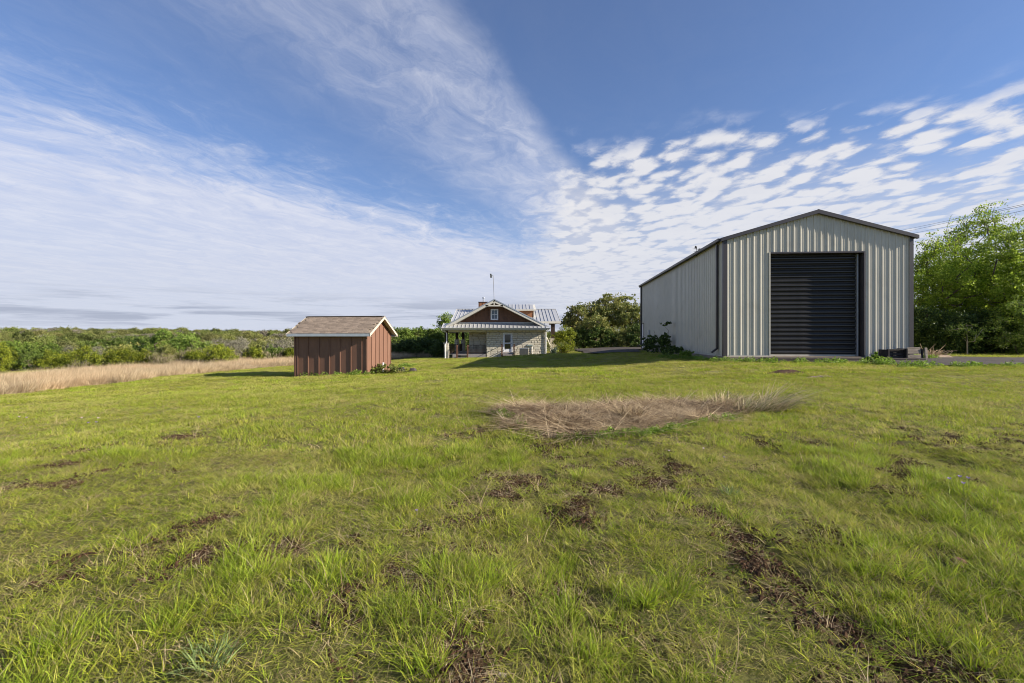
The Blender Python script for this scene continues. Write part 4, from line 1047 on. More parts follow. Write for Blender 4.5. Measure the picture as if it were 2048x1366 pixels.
# air conditioner
acx, acy = HX(1047.5, 49), 49.0
acz = tz(acx, acy)
ac = thing('air_conditioner', 'grey louvered air conditioning unit standing on a pad against the stone wall', 'air conditioner', (acx, acy, acz))
MB().box(-.5, .5, -.5, .5, -.2, .08).build('pad', CONC, ac)
MB().box(-.42, .42, -.42, .42, .085, .80).build('body', pm('grey ac coil', (.10, .10, .095), None, 4, .6), ac)
lv = MB().box(-.435, .435, -.435, -.422, 0, .022).box(.422, .435, -.42, .42, 0, .022).mesh('louver', pm('grey ac enamel', (.13, .13, .125), None, 4, .5))
for i in range(17): link('louver', lv, ac, (0, 0, .10 + i * .041))
MB().box(-.45, .45, -.45, .45, .80, .85).build('top_cover', GALV, ac, bevel=.01)
mb = MB(); mb.tube([(.28 * math.cos(k * .3927), .28 * math.sin(k * .3927), .865) for k in range(17)], .008, 5); mb.box(-.28, .28, -.006, .006, .86, .87); mb.box(-.006, .006, -.28, .28, .871, .88); mb.build('fan_guard', BLACK, ac)

# mast on the gable
an_ = thing('antenna_mast', 'thin metal mast with a small boxy sensor head above the house gable', 'antenna', (HX(988.6, 49.7), 49.7, HZ(601, 49.7)))
tp = (HX(986.4, 49.7) - HX(988.6, 49.7), 0, HZ(551, 49.7) - HZ(601, 49.7))
MB().tube([(0, 0, -.3), tp], .026, 6).build('mast', pm('grey mast', (.20, .205, .22), None, 4, .5), an_)
MB().box(tp[0] - .32, tp[0] - .10, -.08, .08, tp[2] - .22, tp[2] + .10).box(tp[0] - .34, tp[0] - .18, -.1, .1, tp[2] + .1, tp[2] + .18).build('sensor_head', pm('weathered grey', (.14, .15, .15), None, 4, .6), an_, bevel=.02)
MB().tube([(tp[0] - .12, 0, tp[2] - .0), (tp[0] + .01, 0, tp[2] - .02)], .02, 6).build('bracket', GALV, an_)

# ================================================================== timber box by the barn
WOOD = pm('grey weathered wood', (.36, .315, .26), (.20, .165, .13), 6, .9, 0, .008, 14, .15, rnd=.15, stretch=(.4, 1, 2.5), dirt=(.07, .055, .045), dscale=5, damt=.7)
WOODD = pm('dark shade-toned wood', (.055, .05, .047), (.028, .026, .025), 6, .9, 0, .008, 14, .15, rnd=.2)  # dark tone carries the shade of the crate's open bay
bl = barn2w(6.94, -.72); bx_ = thing('timber_crate', 'broken weathered timber box with plank sides leaning by the barn corner', 'crate', (bl[0], bl[1], tz(*bl) - .03), BROT + R(3))
rw = random.Random(5)
for i in range(4):      # recessed left bay, its shade put into the plank colour
    z_ = .03 + i * .135; MB().box(.05, .78, .10 + .015 * i, .14 + .015 * i, z_, z_ + .105).build('plank', WOODD, bx_, rot=(0, R(rw.uniform(-1.5, 1.5)), 0), bevel=.006, label='plank coloured shade-dark at the back of the open left bay')
MB().box(0, .07, 0, .6, 0, .55).build('end_board', WOODD, bx_, bevel=.01)
MB().box(.02, .82, .02, .10, .50, .57).build('top_rail', WOODD, bx_, rot=(0, R(-1.5), 0), bevel=.01)
MB().box(.80, .87, -.02, .58, 0, .60).build('divider', WOODD, bx_, bevel=.01)
for i in range(4):
    z_ = .01 + i * .155; MB().box(.88, 1.47, -.03 + .018 * i, .02 + .018 * i, z_, z_ + .147 - .012 * (i == 2)).build('plank', WOOD, bx_, rot=(0, R(-1.2 + rw.uniform(-1, 1)), 0), loc=(0, 0, .0), bevel=.006)
MB().box(1.48, 1.56, .0, .06, 0, .62).build('post', WOODD, bx_, rot=(0, R(1.5), 0), bevel=.008)
MB().prism([(1.63, -.05, -.02), (1.74, -.05, -.02), (1.70, -.05, .64), (1.59, -.05, .64)], (0, .07, 0)).build('end_board', WOOD, bx_, bevel=.008, label='pale end board leaning over to the left')
MB().box(.07, 1.5, .62, .66, 0, .52).build('back_board', WOODD, bx_)

# power cables
for i, (p0, p1) in enumerate((((2048, 408.5), (1845, 452)), ((2048, 411.5), (1845, 456)), ((2048, 421), (1845, 463)))):
    Ya, Yb = 36., 62.
    a_ = Vector(WP(*p0, Ya)); b_ = Vector(WP(*p1, Yb))
    pts = []
    dd = b_ - a_
    for k_ in range(33):
        t_ = -.5 + k_ / 32 * 3.6
        P_ = a_ + dd * t_; pts.append((P_.x, P_.y, P_.z + (t_ - 0) * (t_ - 1) * .05))
    o_ = MB().tube(pts, .014, 5).build('power_cable', BLACK)
    tag(o_, ('topmost', 'middle', 'lowest and most widely spaced')[i] + ' of three thin power cables above the trees', 'cable', 'power cables over the trees')
# ================================================================== trees and shrubs
BARK = pm('grey brown bark', (.14, .11, .085), (.08, .062, .048), 8, .95, 0, .02, 20, .1, stretch=(1, 1, .3))
L_RIGHT = leafmat('bright elm leaf', (.120, .210, .018), (.400, .510, .055), alt=(.46, .54, .09), altamt=.10, trans=.5, wscale=.5, objrnd=.12, rough=.5)
L_DARK = leafmat('dark and shade-toned leaf', (.030, .062, .014), (.090, .140, .026), alt=(.20, .26, .05), altamt=.14, trans=.25, wscale=.6, objrnd=.15, rough=.5)  # dark tone also stands in for shade below the right-hand trees
L_OAK = leafmat('live oak leaf', (.095, .130, .028), (.280, .300, .075), alt=(.40, .36, .11), altamt=.15, trans=.32, wscale=.35, objrnd=.15, rough=.5, warm=(.20, .17, .05), warmamt=.45)
L_JUN = leafmat('bright juniper spray', (.110, .150, .012), (.380, .410, .035), alt=(.04, .07, .012), altamt=.22, trans=.35, wscale=.4, objrnd=.2, rough=.6)
L_GRN = leafmat('mid green leaf', (.080, .145, .020), (.240, .320, .055), alt=(.22, .25, .07), altamt=.12, trans=.38, wscale=.25, objrnd=.25, rough=.55)
L_GREY = leafmat('bare grey twig', (.16, .145, .105), (.34, .31, .24), alt=(.15, .17, .06), altamt=.25, trans=.2, wscale=.4, objrnd=.2, rough=.8)
L_SCRUB = leafmat('dry scrub stem', (.18, .15, .09), (.34, .28, .19), alt=(.20, .20, .07), altamt=.25, trans=.25, wscale=.4, objrnd=.2, rough=.8)

def leaf_cloud(C, size, g, aspect=1.8, up=.35, sprig=None):
    """one rhombic leaf per centre point, folded a little"""
    n_ = len(C)
    d = g.normal(0, 1, (n_, 3)); d /= np.linalg.norm(d, axis=1)[:, None]
    if sprig is not None: d = d * (1 - sprig) + np.array([0, 0, 1.0]) * sprig; d /= np.linalg.norm(d, axis=1)[:, None]
    q = g.normal(0, 1, (n_, 3)) + np.array([0, 0, up])
    s_ = np.cross(d, q); s_ /= np.linalg.norm(s_, axis=1)[:, None] + 1e-9
    L = (size * (.6 + .8 * g.random(n_)))[:, None]
    a = C - d * L * .5; b = C + s_ * L / aspect * .5; c = C + d * L * .5; e = C - s_ * L / aspect * .5
    V = np.stack([a, b, c, e], 1).reshape(-1, 3)
    return V, np.arange(n_ * 4).reshape(-1, 4), g.random(n_)
def skeleton(seed, tips, base_h, stems=1, step=.45, r0=.14, lean=(0, 0), seg=5, minr=.008, wob=.12):
    g = np.random.default_rng(seed)
    P = []; par = []
    for s_ in range(stems):
        ox, oy = (0, 0) if stems == 1 else (g.normal(0, .25), g.normal(0, .25))
        k = max(2, int(base_h / step) + 1); prev = -1
        for i in range(k):
            t = i / (k - 1)
            P.append((ox * (1 + t) + lean[0] * t + (g.normal(0, .05) if i else 0), oy * (1 + t) + lean[1] * t + (g.normal(0, .05) if i else 0), base_h * t - (.25 if i == 0 else 0))); par.append(prev); prev = len(P) - 1
    P = [np.array(p, float) for p in P]; c0 = np.array([lean[0], lean[1], base_h])
    order = np.argsort(np.linalg.norm(tips - c0, axis=1)); ends = []
    for j in order:
        T = tips[j]; A = np.array(P); dist = np.linalg.norm(A - T, axis=1) + np.maximum(0, A[:, 2] - T[2]) * .8
        if len(P) > stems * 2: dist[:1] += 5
        b = int(np.argmin(dist)); D = T - P[b]; L = np.linalg.norm(D); k = max(1, int(L / step)); prev = b
        for i in range(1, k + 1):
            q = P[b] + D * i / k + (g.normal(0, wob * min(1, L), 3) * (i < k)) * .5 - np.array([0, 0, .12 * L * math.sin(math.pi * i / k)]) * .3
            P.append(q); par.append(prev); prev = len(P) - 1
        ends.append(prev)
    P = np.array(P); w = np.zeros(len(P))
    for e_ in ends: w[e_] += 1
    for i in range(len(P) - 1, -1, -1):
        if par[i] >= 0: w[par[i]] += w[i]
    rad = np.maximum(minr, r0 * np.sqrt(w / max(1, w.max())) ** 1.05)
    V = []; Fc = []
    for i in range(len(P)):
        if par[i] < 0: continue
        a = P[par[i]]; b = P[i]; d = b - a; L = np.linalg.norm(d)
        if L < 1e-5: continue
        d = d / L; h = np.array([0, 0, 1.]) if abs(d[2]) < .9 else np.array([1., 0, 0]); u_ = np.cross(d, h); u_ /= np.linalg.norm(u_); v_ = np.cross(d, u_)
        o = len(V); ra = min(rad[par[i]], rad[i] * 1.35); rb = rad[i]
        sg = seg if rb > .02 else 3
        for c_, r_ in ((a - d * ra * .3, ra), (b, rb)):
            for k in range(sg):
                an = 6.2832 * k / sg; V.append(c_ + (u_ * math.cos(an) + v_ * math.sin(an)) * r_)
        for k in range(sg): Fc.append((o + k, o + (k + 1) % sg, o + sg + (k + 1) % sg, o + sg + k))
    return np.array(V), np.array(Fc), P
def in_ell(g, ells, n_, shell=.35):
    vol = np.array([e_[3] * e_[4] * e_[5] for e_ in ells]); pr = vol / vol.sum(); out = []
    for i in g.choice(len(ells), n_, p=pr):
        e_ = ells[i]; d = g.normal(0, 1, 3); d /= np.linalg.norm(d); r_ = (shell + (1 - shell) * g.random()) ** (1 / 3.) if shell < 1 else 1
        out.append([e_[0] + d[0] * e_[3] * r_, e_[1] + d[1] * e_[4] * r_, e_[2] + d[2] * e_[5] * r_])
    return np.array(out)
def make_tree(name, label, cat, base, ells, ntip, lpt, lsize, lmat, seed, trunk_h=1.6, r0=.14, blob=.34, stems=1, aspect=1.8, sprig=None, group=None, vstretch=1.0, bark=None, shell=.35, up=.35, parts=('trunk', 'crown'), floor=.15):
    g = np.random.default_rng(seed)
    tips = in_ell(g, ells, ntip, shell); tips[:, 2] = np.maximum(tips[:, 2], floor)
    V, Fc, P = skeleton(seed, tips, trunk_h, stems, r0=r0)
    t = thing(name, label, cat, base, 0, group)
    link(parts[0], mesh_np(parts[0], V, Fc, bark or BARK, smooth=True), t)
    # several sub-clumps round each tip give light and dark masses
    n_ = ntip * lpt
    sub = tips[g.integers(0, ntip, ntip * 4)] + g.normal(0, blob * .8, (ntip * 4, 3)) * np.array([1, 1, .7 * vstretch])
    C = sub[g.integers(0, len(sub), n_)] + g.normal(0, blob * .38, (n_, 3)) * np.array([1, 1, .75 * vstretch])
    C = C[C[:, 2] > .04]
    V, Fc, r_ = leaf_cloud(C, lsize, g, aspect, up, sprig)
    link(parts[1], mesh_np(parts[1], V, Fc, lmat, r_), t)
    return t
def at(px, Y): return ((px - 1024) / F * Y, Y, tz((px - 1024) / F * Y, Y))
def zof(py, Y): return CAMZ + (HOR - py) / F * Y

# ---- big bright trees right of the barn
rt = [  # px, top row, half width px, Y, label, ntip
 (1893, 452, 64, 31, 'bright green elm right beside the barn corner, its flat top just above the eave', 150),
 (1962, 400, 62, 33, 'tallest bright green tree right of the barn, with wispy shoots at its top', 190),
 (2046, 428, 62, 29, 'bright green tree cut by the right edge of the photo', 180),
 (1862, 470, 40, 32.5, 'bright tree filling the gap directly behind the right barn corner', 90),
 (2125, 440, 70, 30, 'bright green tree outside the right edge, added to shade the hedge', 110),  # added beyond the frame to cast shade on the hedge
]
for i, (px, top, hw_, Y, lab, nt) in enumerate(rt):
    b = at(px, Y); H = zof(top, Y) - b[2]; r = hw_ / F * Y
    ells = [(0, 0, H * .60, r, r * .9, H * .27), (-r * .45, -.2, H * .42, r * .75, r * .8, H * .25), (r * .5, .3, H * .45, r * .7, r * .8, H * .25), (r * .1, 0, H * .80, r * .55, r * .5, H * .14), (-r * .3, -.3, H * .2, r * .8, r * .7, H * .18), (r * .5, -.2, H * .2, r * .7, r * .7, H * .18)]
    t = make_tree('leafy_tree', lab, 'tree', b, ells, int(nt * 1.35), 150, .12, L_RIGHT, 900 + i, 1.7, .16, .40, stems=2 if i % 2 else 1, group='bright trees right of the barn')
    # long leafy shoots standing above the crown
    g = np.random.default_rng(950 + i); mb_V = []; mb_F = []; LC = []
    mb = MB()
    for k in range(34 if i == 1 else 20):
        a_ = g.normal(0, .42) * r + (.35 * r if i == 1 else 0); c_ = g.normal(0, .4) * r; z0 = H * (.86 - .22 * (abs(a_) / r)); L = g.uniform(.5, 1.25) * (1.25 if i == 1 else 1.0)
        dx_ = a_ / r * .35 + .22 + g.normal(0, .12); p0 = np.array([a_, c_, z0]); p1 = p0 + np.array([dx_ * L, g.normal(0, .2) * L, L])
        mb.tube([tuple(p0), tuple((p0 + p1) / 2 + np.array([-.05 * L, 0, 0.02])), tuple(p1)], [.013, .010, .004], 4)
        for _ in range(26): LC.append(p0 + (p1 - p0) * g.random() ** .8 + g.normal(0, .07, 3))
    mb.build('shoots', BARK, t)
    V, Fc, r_ = leaf_cloud(np.array(LC), .10, g, 2.0); link('shoot_leaves', mesh_np('shoot_leaves', V, Fc, L_RIGHT, r_), t)
# understorey, leaves coloured dark to stand in for the shade under the trees
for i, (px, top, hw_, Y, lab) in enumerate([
    (1850, 618, 34, 29.5, 'shrub with shade-dark leaf colour just right of the barn wall'),
    (1900, 630, 38, 29.0, 'shrub with shade-dark leaf colour under the elm beside the barn'),
    (1968, 622, 40, 29.0, 'shrub with shade-dark leaf colour under the tallest tree'),
    (2036, 628, 40, 28.6, 'shrub with shade-dark leaf colour at the right edge under the trees')]):
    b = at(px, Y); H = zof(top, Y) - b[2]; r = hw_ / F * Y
    make_tree('understorey_shrub', lab, 'shrub', b, [(0, 0, H * .5, r, r * .7, H * .5), (0, 0, H * .15, r, r * .6, H * .15)], 120, 150, .11, L_DARK, 1000 + i, .5, .07, .35, stems=3, group='dark shrubs under the trees right of the barn', parts=('stems', 'foliage'))
b = at(2052, 27.0); make_tree('leafy_shrub', 'mid green shrub in front of the trees, low at the right edge', 'shrub', b, [(0, 0, 1.6, 1.5, 1.0, 1.5)], 70, 130, .10, L_GRN, 1011, .5, .06, .32, stems=3, parts=('stems', 'foliage'))
b = at(1935, 27.6); make_tree('sapling', 'slim sapling with a pale bare stem standing before the dark hedge', 'sapling', b, [(0, 0, 1.45, .95, .6, .42), (.2, 0, 1.0, .6, .5, .3)], 26, 42, .085, L_GRN, 1012, .75, .035, .2, parts=('stem', 'foliage'), bark=pm('pale sapling bark', (.34, .29, .22), None, 6, .9))
# dead brush pile
b = at(1873, 25.0); g = np.random.default_rng(5); mb = MB()
for k in range(95):
    a_ = g.uniform(0, 6.28); p0 = np.array([g.normal(-.25, .25), g.normal(0, .2), g.uniform(0, .12)]); L = g.uniform(.4, 1.0)
    p1 = p0 + np.array([math.cos(a_) * L * .6 + .2, math.sin(a_) * L * .4, abs(g.normal(.25, .18)) * L + .05]); mb.tube([tuple(p0), tuple((p0 + p1) / 2 + g.normal(0, .05, 3)), tuple(p1)], [.02, .014, .006], 5)
tag(mb.build('brush_pile', pm('dead tan branch', (.42, .32, .20), (.30, .22, .14), 8, .9), None, b), 'small tangled pile of dead tan branches between the timber box and the hedge', 'brush pile')
b = at(1889, 23.4); mb = MB(); mb._a([(-.42, -.1, 0), (.4, -.14, 0), (.46, .2, 0), (-.36, .2, 0), (-.3, 0, .13), (.24, -.02, .16), (.28, .12, .12), (-.2, .12, .14)], [(0, 3, 2, 1), (4, 5, 6, 7), (0, 1, 5, 4), (1, 2, 6, 5), (2, 3, 7, 6), (3, 0, 4, 7)])
tag(mb.build('rock', pm('tan rock', (.36, .27, .19), (.25, .18, .13), 5, .9, 0, .02, 12), None, b, bevel=.05), 'flat tan rock at the edge of the driveway by the brush pile', 'rock')

# ---- live oaks between house and barn
for i, (px, top, hw_, Y, lab, nt) in enumerate([
    (1162, 603, 40, 66, 'spreading live oak with open crown just right of the house', 120),
    (1222, 581, 52, 68, 'tallest live oak, its domed crown between house and barn', 190),
    (1268, 606, 40, 65, 'olive green live oak touching the far end of the barn', 120),
    (1188, 632, 40, 62, 'low darker live oak in front of the two tall ones', 90),
    (1335, 600, 50, 72, 'live oak standing hidden beyond the barn', 60)]):
    b = at(px, Y); H = zof(top, Y) - b[2]; r = hw_ / F * Y; g = np.random.default_rng(70 + i)
    ells = [(0, 0, H * .62, r * .8, r * .8, H * .26)]
    for k in range(9):
        a_ = k * .7 + g.random(); ells.append((math.cos(a_) * r * .62, math.sin(a_) * r * .6, H * (.45 + .35 * g.random()), r * .36, r * .36, H * .13))
    ells.append((r * .1, 0, H * .85, r * .45, r * .4, H * .12))
    make_tree('live_oak', lab, 'tree', b, ells, nt, 80, .22, L_OAK, 1100 + i, H * .25, .26, .42, stems=2, group='live oaks behind the house and barn', aspect=1.5, shell=.5)
for i, (px, top, hw_, Y, m_, lab) in enumerate([
    (1160, 660, 24, 60.5, L_DARK, 'dark bush below the oak nearest the house'),
    (1200, 655, 24, 60, L_DARK, 'dark bush below the oaks, left of the middle of the pad'),
    (1238, 655, 24, 60, L_OAK, 'olive bush below the oaks, behind the asphalt pad'),
    (1274, 652, 22, 59, L_DARK, 'dark bush below the oaks beside the end of the barn')]):
    b = at(px, Y); H = zof(top, Y) - b[2]; r = hw_ / F * Y
    make_tree('oak_bush', lab, 'bush', b, [(0, 0, H * .5, r, r * .7, H * .5)], 60, 100, .17, m_, 1130 + i, .4, .06, .35, stems=3, parts=('stems', 'foliage'))
b = at(1128, 53.5); H = zof(654, 53.5) - b[2]
make_tree('tall_bush', 'upright yellow-green bush beside the right porch pier of the house', 'bush', b, [(0, 0, H * .5, 1.1, .9, H * .5), (.2, 0, H * .75, .7, .7, H * .22)], 80, 110, .11, L_JUN, 1140, .4, .05, .26, stems=4, sprig=.4, parts=('stems', 'foliage'))
# agave
def agave(px, py, Y, r, lab, n_=26):
    b = at(px, Y); g = np.random.default_rng(int(px)); t = thing('agave', lab, 'agave', b); me_ = None
    mb = MB(); W_ = .055
    pr_ = [(0, .03, .05), (.35, .075, .16), (.7, .06, .42), (1.0, .004, .75)]
    vs = []; fs = []
    for i, (x_, w_, z_) in enumerate(pr_): vs += [(x_ * r, -w_ * r * 1.3, z_ * 0 + .02), (x_ * r, 0, 0), (x_ * r, w_ * r * 1.3, .02)]
    for i in range(3): fs += [(3 * i, 3 * i + 3, 3 * i + 4, 3 * i + 1), (3 * i + 1, 3 * i + 4, 3 * i + 5, 3 * i + 2)]
    mb._a(vs, fs); me_ = mb.mesh('leaf', pm('grey green agave', (.09, .12, .085), (.06, .085, .06), 5, .6, rnd=.2))
    for k in range(n_):
        el_ = -g.uniform(.15, 1.35); link('leaf', me_, t, (0, 0, .05), Euler((0, el_, k * 2.4)), (g.uniform(.8, 1.1),) * 3)
agave(1108, 705, 49.3, .95, 'dark grey-green agave growing at the right front corner of the house', 34)
# shrub cluster beside the porch and behind the house at the left
for i, (px, top, hw_, Y, m_, lab) in enumerate([
    (893, 626, 15, 72, L_GRN, 'bright leafy tree top showing left of the house roof'),
    (905, 648, 22, 71, L_GRN, 'leafy green shrub seen through the open porch'),
    (868, 658, 22, 68, L_GRN, 'yellow-green rounded shrub left of the house porch'),
    (836, 655, 26, 72, L_GRN, 'bright green shrub midway between shed and house'),
    (803, 652, 26, 70, L_GRN, 'green shrub directly right of the shed wall'),
    (850, 680, 24, 64, L_DARK, 'low dark shrub behind the dry grass near the house'),
    (812, 682, 26, 65, L_DARK, 'low dark shrub behind the dry grass near the shed'),
    (930, 662, 20, 76, L_DARK, 'dark shrub behind the porch railing'),
    (880, 686, 14, 61, L_DARK, 'small dark shrub against the left porch pier')]):
    b = at(px, Y); H = zof(top, Y) - b[2]; r = hw_ / F * Y
    make_tree('shrub', lab, 'shrub', b, [(0, 0, H * .5, r, r * .8, H * .5), (r * .3, 0, H * .75, r * .5, r * .5, H * .22)], 80, 95, .19, m_, 1160 + i, H * .2, .07, .40, stems=3, parts=('stems', 'foliage'), group='shrubs between the shed and the house')

# ---- front row of scrub at the left
row = [ # px, top, bottom, half width, kind, label
 (-6, 684, 748, 20, 'J', 'yellow-green juniper cut by the left edge, nearest of the row'),
 (18, 694, 728, 24, 'J', 'bright juniper second from the left edge'),
 (97, 697, 724, 26, 'J', 'bright low juniper between two patches of dry scrub'),
 (128, 706, 730, 12, 'J', 'small pointed juniper left of the broad dark-based one'),
 (165, 695, 735, 33, 'J', 'broad bright juniper with dark base, standing forward at the left'),
 (245, 697, 733, 34, 'J', 'wide juniper with lime tips in the middle of the left row'),
 (290, 706, 730, 15, 'J', 'small lime juniper at the right shoulder of the wide one'),
 (332, 692, 728, 28, 'O', 'dark olive bush below the big green tree'),
 (388, 704, 727, 14, 'J', 'small lime juniper at the left foot of the large dark one'),
 (436, 690, 728, 35, 'J', 'large juniper with dark hollows, left of the grey bare tree foot'),
 (511, 698, 722, 14, 'J', 'compact cone-shaped yellow juniper near the shed'),
 (548, 694, 720, 18, 'G', 'rounded dark green bush just left of the shed'),
 (577, 700, 720, 9, 'J', 'small lime bush peeping out beside the shed wall'),
 (60, 690, 730, 30, 'G', 'green bush behind the dry scrub at far left'),
]
for i, (px, top, bot, hw_, k_, lab) in enumerate(row):
    Y = 2.9 * F / (bot + 6 - HOR) if bot > 0 else 50
    Y = min(Y, 60)
    for _ in range(3):
        X_ = (px - 1024) / F * Y; Y = (CAMZ - tz(X_, Y)) * F / (bot + 2 - HOR); Y = min(max(Y, 25), 66)
    b = at(px, Y); H = zof(top, Y) - b[2]; r = hw_ / F * Y
    m_ = {'J': L_JUN, 'O': L_OAK, 'G': L_GRN}[k_]
    make_tree('juniper_bush' if k_ == 'J' else 'scrub_bush', lab, 'bush', b, [(0, 0, H * .42, r, r * .8, H * .42), (0, 0, H * .7, r * .6, r * .5, H * .28)], 75, 105, .15, m_, 1200 + i, .35, .06, .27, stems=3, sprig=.45 if k_ == 'J' else None, vstretch=1.5 if k_ == 'J' else 1, parts=('stems', 'foliage'), group='bushes along the edge of the dry grass', aspect=2.2)
# second row: trees
row2 = [
 (205, 668, 30, 88, 'G', 'dark green tree standing alone above the junipers at the left'),
 (283, 668, 22, 90, 'D', 'dark tree at the left shoulder of the big green one'),
 (335, 652, 42, 86, 'G', 'biggest green tree of the left woodland, with spreading crown'),
 (385, 660, 36, 84, 'G', 'pale green tree merging into the right of the biggest one'),
 (455, 672, 34, 80, 'B', 'grey leafless tree with arching twigs left of the shed'),
 (483, 665, 18, 90, 'B', 'taller grey leafless tree behind the arching one'),
 (555, 668, 26, 82, 'B', 'grey twiggy tree next to the shed roof'),
 (195, 686, 20, 82, 'B', 'small grey bare bush above the broad juniper'),
 (145, 690, 14, 82, 'B', 'pale grey bare bush between the left junipers'),
 (30, 676, 26, 86, 'G', 'rounded yellow-green tree near the left edge'),
 (90, 680, 26, 86, 'G', 'wide green tree behind the far left junipers'),
 (240, 684, 26, 80, 'O', 'olive tree behind the wide juniper'),
 (510, 684, 24, 84, 'O', 'olive tree between the two grey trees'),
]
for i, (px, top, hw_, Y, k_, lab) in enumerate(row2):
    b = at(px, Y); H = zof(top, Y) - b[2]; r = hw_ / F * Y; g = np.random.default_rng(80 + i)
    m_ = {'G': L_GRN, 'D': L_DARK, 'B': L_GREY, 'O': L_OAK}[k_]
    ells = [(0, 0, H * .55, r * .85, r * .8, H * .3)] + [(math.cos(a_) * r * .6, math.sin(a_) * r * .6, H * (.5 + .3 * g.random()), r * .4, r * .4, H * .16) for a_ in (0.3, 1.7, 3.2, 4.6)]
    make_tree('bare_tree' if k_ == 'B' else 'woodland_tree', lab, 'tree', b, ells, 85, 60 if k_ == 'B' else 85, .34 if k_ == 'B' else .27, m_, 1300 + i, H * .3, .16, .5, stems=2, aspect=7 if k_ == 'B' else 1.6, group='trees at the front of the left woodland', shell=.5, bark=pm('grey twig bark', (.24, .21, .17), None, 6, .9) if k_ == 'B' else None)

# ---- dry scrub (uncountable) before the junipers
scv = variants('scrub_clump', [])
def cloudmesh(name, m_, n_, ells, size, seed, aspect, sprig=None, blob=.3, nsub=30):
    g = np.random.default_rng(seed); tp_ = in_ell(g, ells, nsub, .4)
    C = tp_[g.integers(0, nsub, n_)] + g.normal(0, blob, (n_, 3)); C = C[C[:, 2] > 0]
    V, Fc, r_ = leaf_cloud(C, size, g, aspect, .35, sprig); return mesh_np(name, V, Fc, m_, r_)
scv = variants('scrub_clump', [cloudmesh('scrub', L_SCRUB, 420, [(0, 0, .55, .8, .8, .55)], .32, 1400 + i, 9, .55, .22) for i in range(3)])
xs0, ys0 = [], []
for (p0, p1, n_) in (((0, 738), (130, 735), 60), ((130, 737), (215, 731), 40), ((215, 731), (300, 726), 34), ((60, 728), (130, 726), 30), ((300, 730), (440, 724), 34), ((440, 724), (590, 716), 30), ((790, 707), (880, 703), 16)):
    for _ in range(n_):
        t_ = rng.random(); q = G(p0[0] + (p1[0] - p0[0]) * t_, p0[1] + (p1[1] - p0[1]) * t_ + rng.normal(0, 1.5)); xs0.append(q[0]); ys0.append(q[1])
x = np.array(xs0); y = np.array(ys0)
scatter('dry_scrub', np.stack([x, y, terr(x, y)], 1), rots(len(x), .1), np.stack([.8 + .7 * rng.random(len(x))] * 3, 1), rng.integers(0, 3, len(x)), scv, 'tan dry scrub growing between the dry grass and the junipers', 'scrub')

# ---- the woodland behind, one mass
L_FAR = leafmat('woodland leaf', (.085, .125, .024), (.240, .290, .062), alt=(.23, .25, .08), altamt=.12, trans=.35, wscale=.012, objrnd=.42, rough=.6, warm=(.27, .235, .085), warmamt=.6, objalt=(.20, .21, .065))
L_FGR = leafmat('woodland bare twig', (.15, .135, .10), (.28, .25, .19), trans=.2, wscale=.02, objrnd=.2, rough=.8)
fv = []
for i in range(6):
    fv.append(cloudmesh('crown', L_FAR if i < 5 else L_FGR, 1500, [(0, 0, 3.0, 2.8, 2.8, 1.6), (1.4, .6, 3.7, 1.7, 1.7, .9), (-1.5, -.5, 2.4, 1.8, 1.8, 1.2)], .40, 1500 + i, 1.5, None, .38, 60))
fcoll = variants('wood_crown', fv)
N0 = 10500
r_ = np.sqrt(rng.random(N0)) ** 1.25 * 620 + 70; a_ = rng.uniform(R(-62), R(62), N0)
x = np.sin(a_) * r_; y = np.cos(a_) * r_
k = ((r_ > 92) | ((x < -12) & (r_ > 80))) & ~((x > -10) & (r_ < 100) & (x < 30))
x, y, r_ = x[k], y[k], r_[k]
s0 = .5 + .65 * rng.random(len(x)) ** 1.6; s0 = s0 * np.where(r_ < 120, .85, 1.0) * np.where(r_ > 350, 1.15, 1)
idx = np.where(rng.random(len(x)) < .09, 5, rng.integers(0, 5, len(x)))
scatter('woodland', np.stack([x, y, terr(x, y) - 1.7], 1), rots(len(x), .05), np.stack([s0, s0, s0 * (.75 + .5 * rng.random(len(x)))], 1), idx, fcoll, 'low mixed green woodland rolling away to the horizon', 'woodland')

# ================================================================== plants near the buildings
def weed_meshes(m_, seed, n_=5, size=.09, h=.3, w=.3):
    return [cloudmesh('leafy', m_, 120, [(0, 0, h * .5, w, w, h * .5)], size, seed + i, 1.5, None, h * .22, 14) for i in range(n_)]
L_WEED = leafmat('broad weed leaf', (.10, .19, .020), (.28, .40, .05), alt=(.30, .30, .14), altamt=.08, trans=.4, wscale=1.2, objrnd=.2)
wv_ = variants('weed_clump', weed_meshes(L_WEED, 1600))
xs0, ys0 = [], []
def strip(p0, p1, n_, jit=1.2):
    for _ in range(n_):
        t_ = rng.random(); q = G(p0[0] + (p1[0] - p0[0]) * t_, p0[1] + (p1[1] - p0[1]) * t_ + rng.normal(0, jit)); xs0.append(q[0]); ys0.append(q[1])
strip((1400, 722), (1500, 724), 34); strip((1500, 725), (1690, 727), 36); strip((1720, 729), (1850, 735), 26); strip((1850, 735), (2048, 733), 22); strip((1770, 718), (1868, 718), 50, 1.0)
strip((1320, 716), (1400, 720), 50, 1.5); strip((770, 738), (830, 734), 30, 2.5); strip((590, 754), (735, 749.5), 30, .5); strip((1110, 884), (1320, 866), 60, 3); strip((1320, 866), (1480, 838), 36, 3); strip((985, 826), (1050, 850), 24, 4)
x = np.array(xs0); y = np.array(ys0); dd_ = np.hypot(x, y); s0 = (.35 + .6 * rng.random(len(x))) * np.where(dd_ < 14, .38, .8)
scatter('weeds', np.stack([x, y, terr(x, y)], 1), rots(len(x), .1), np.stack([s0] * 3, 1), rng.integers(0, 5, len(x)), wv_, 'low leafy weeds along the slab, driveway and dead grass patch', 'weeds')
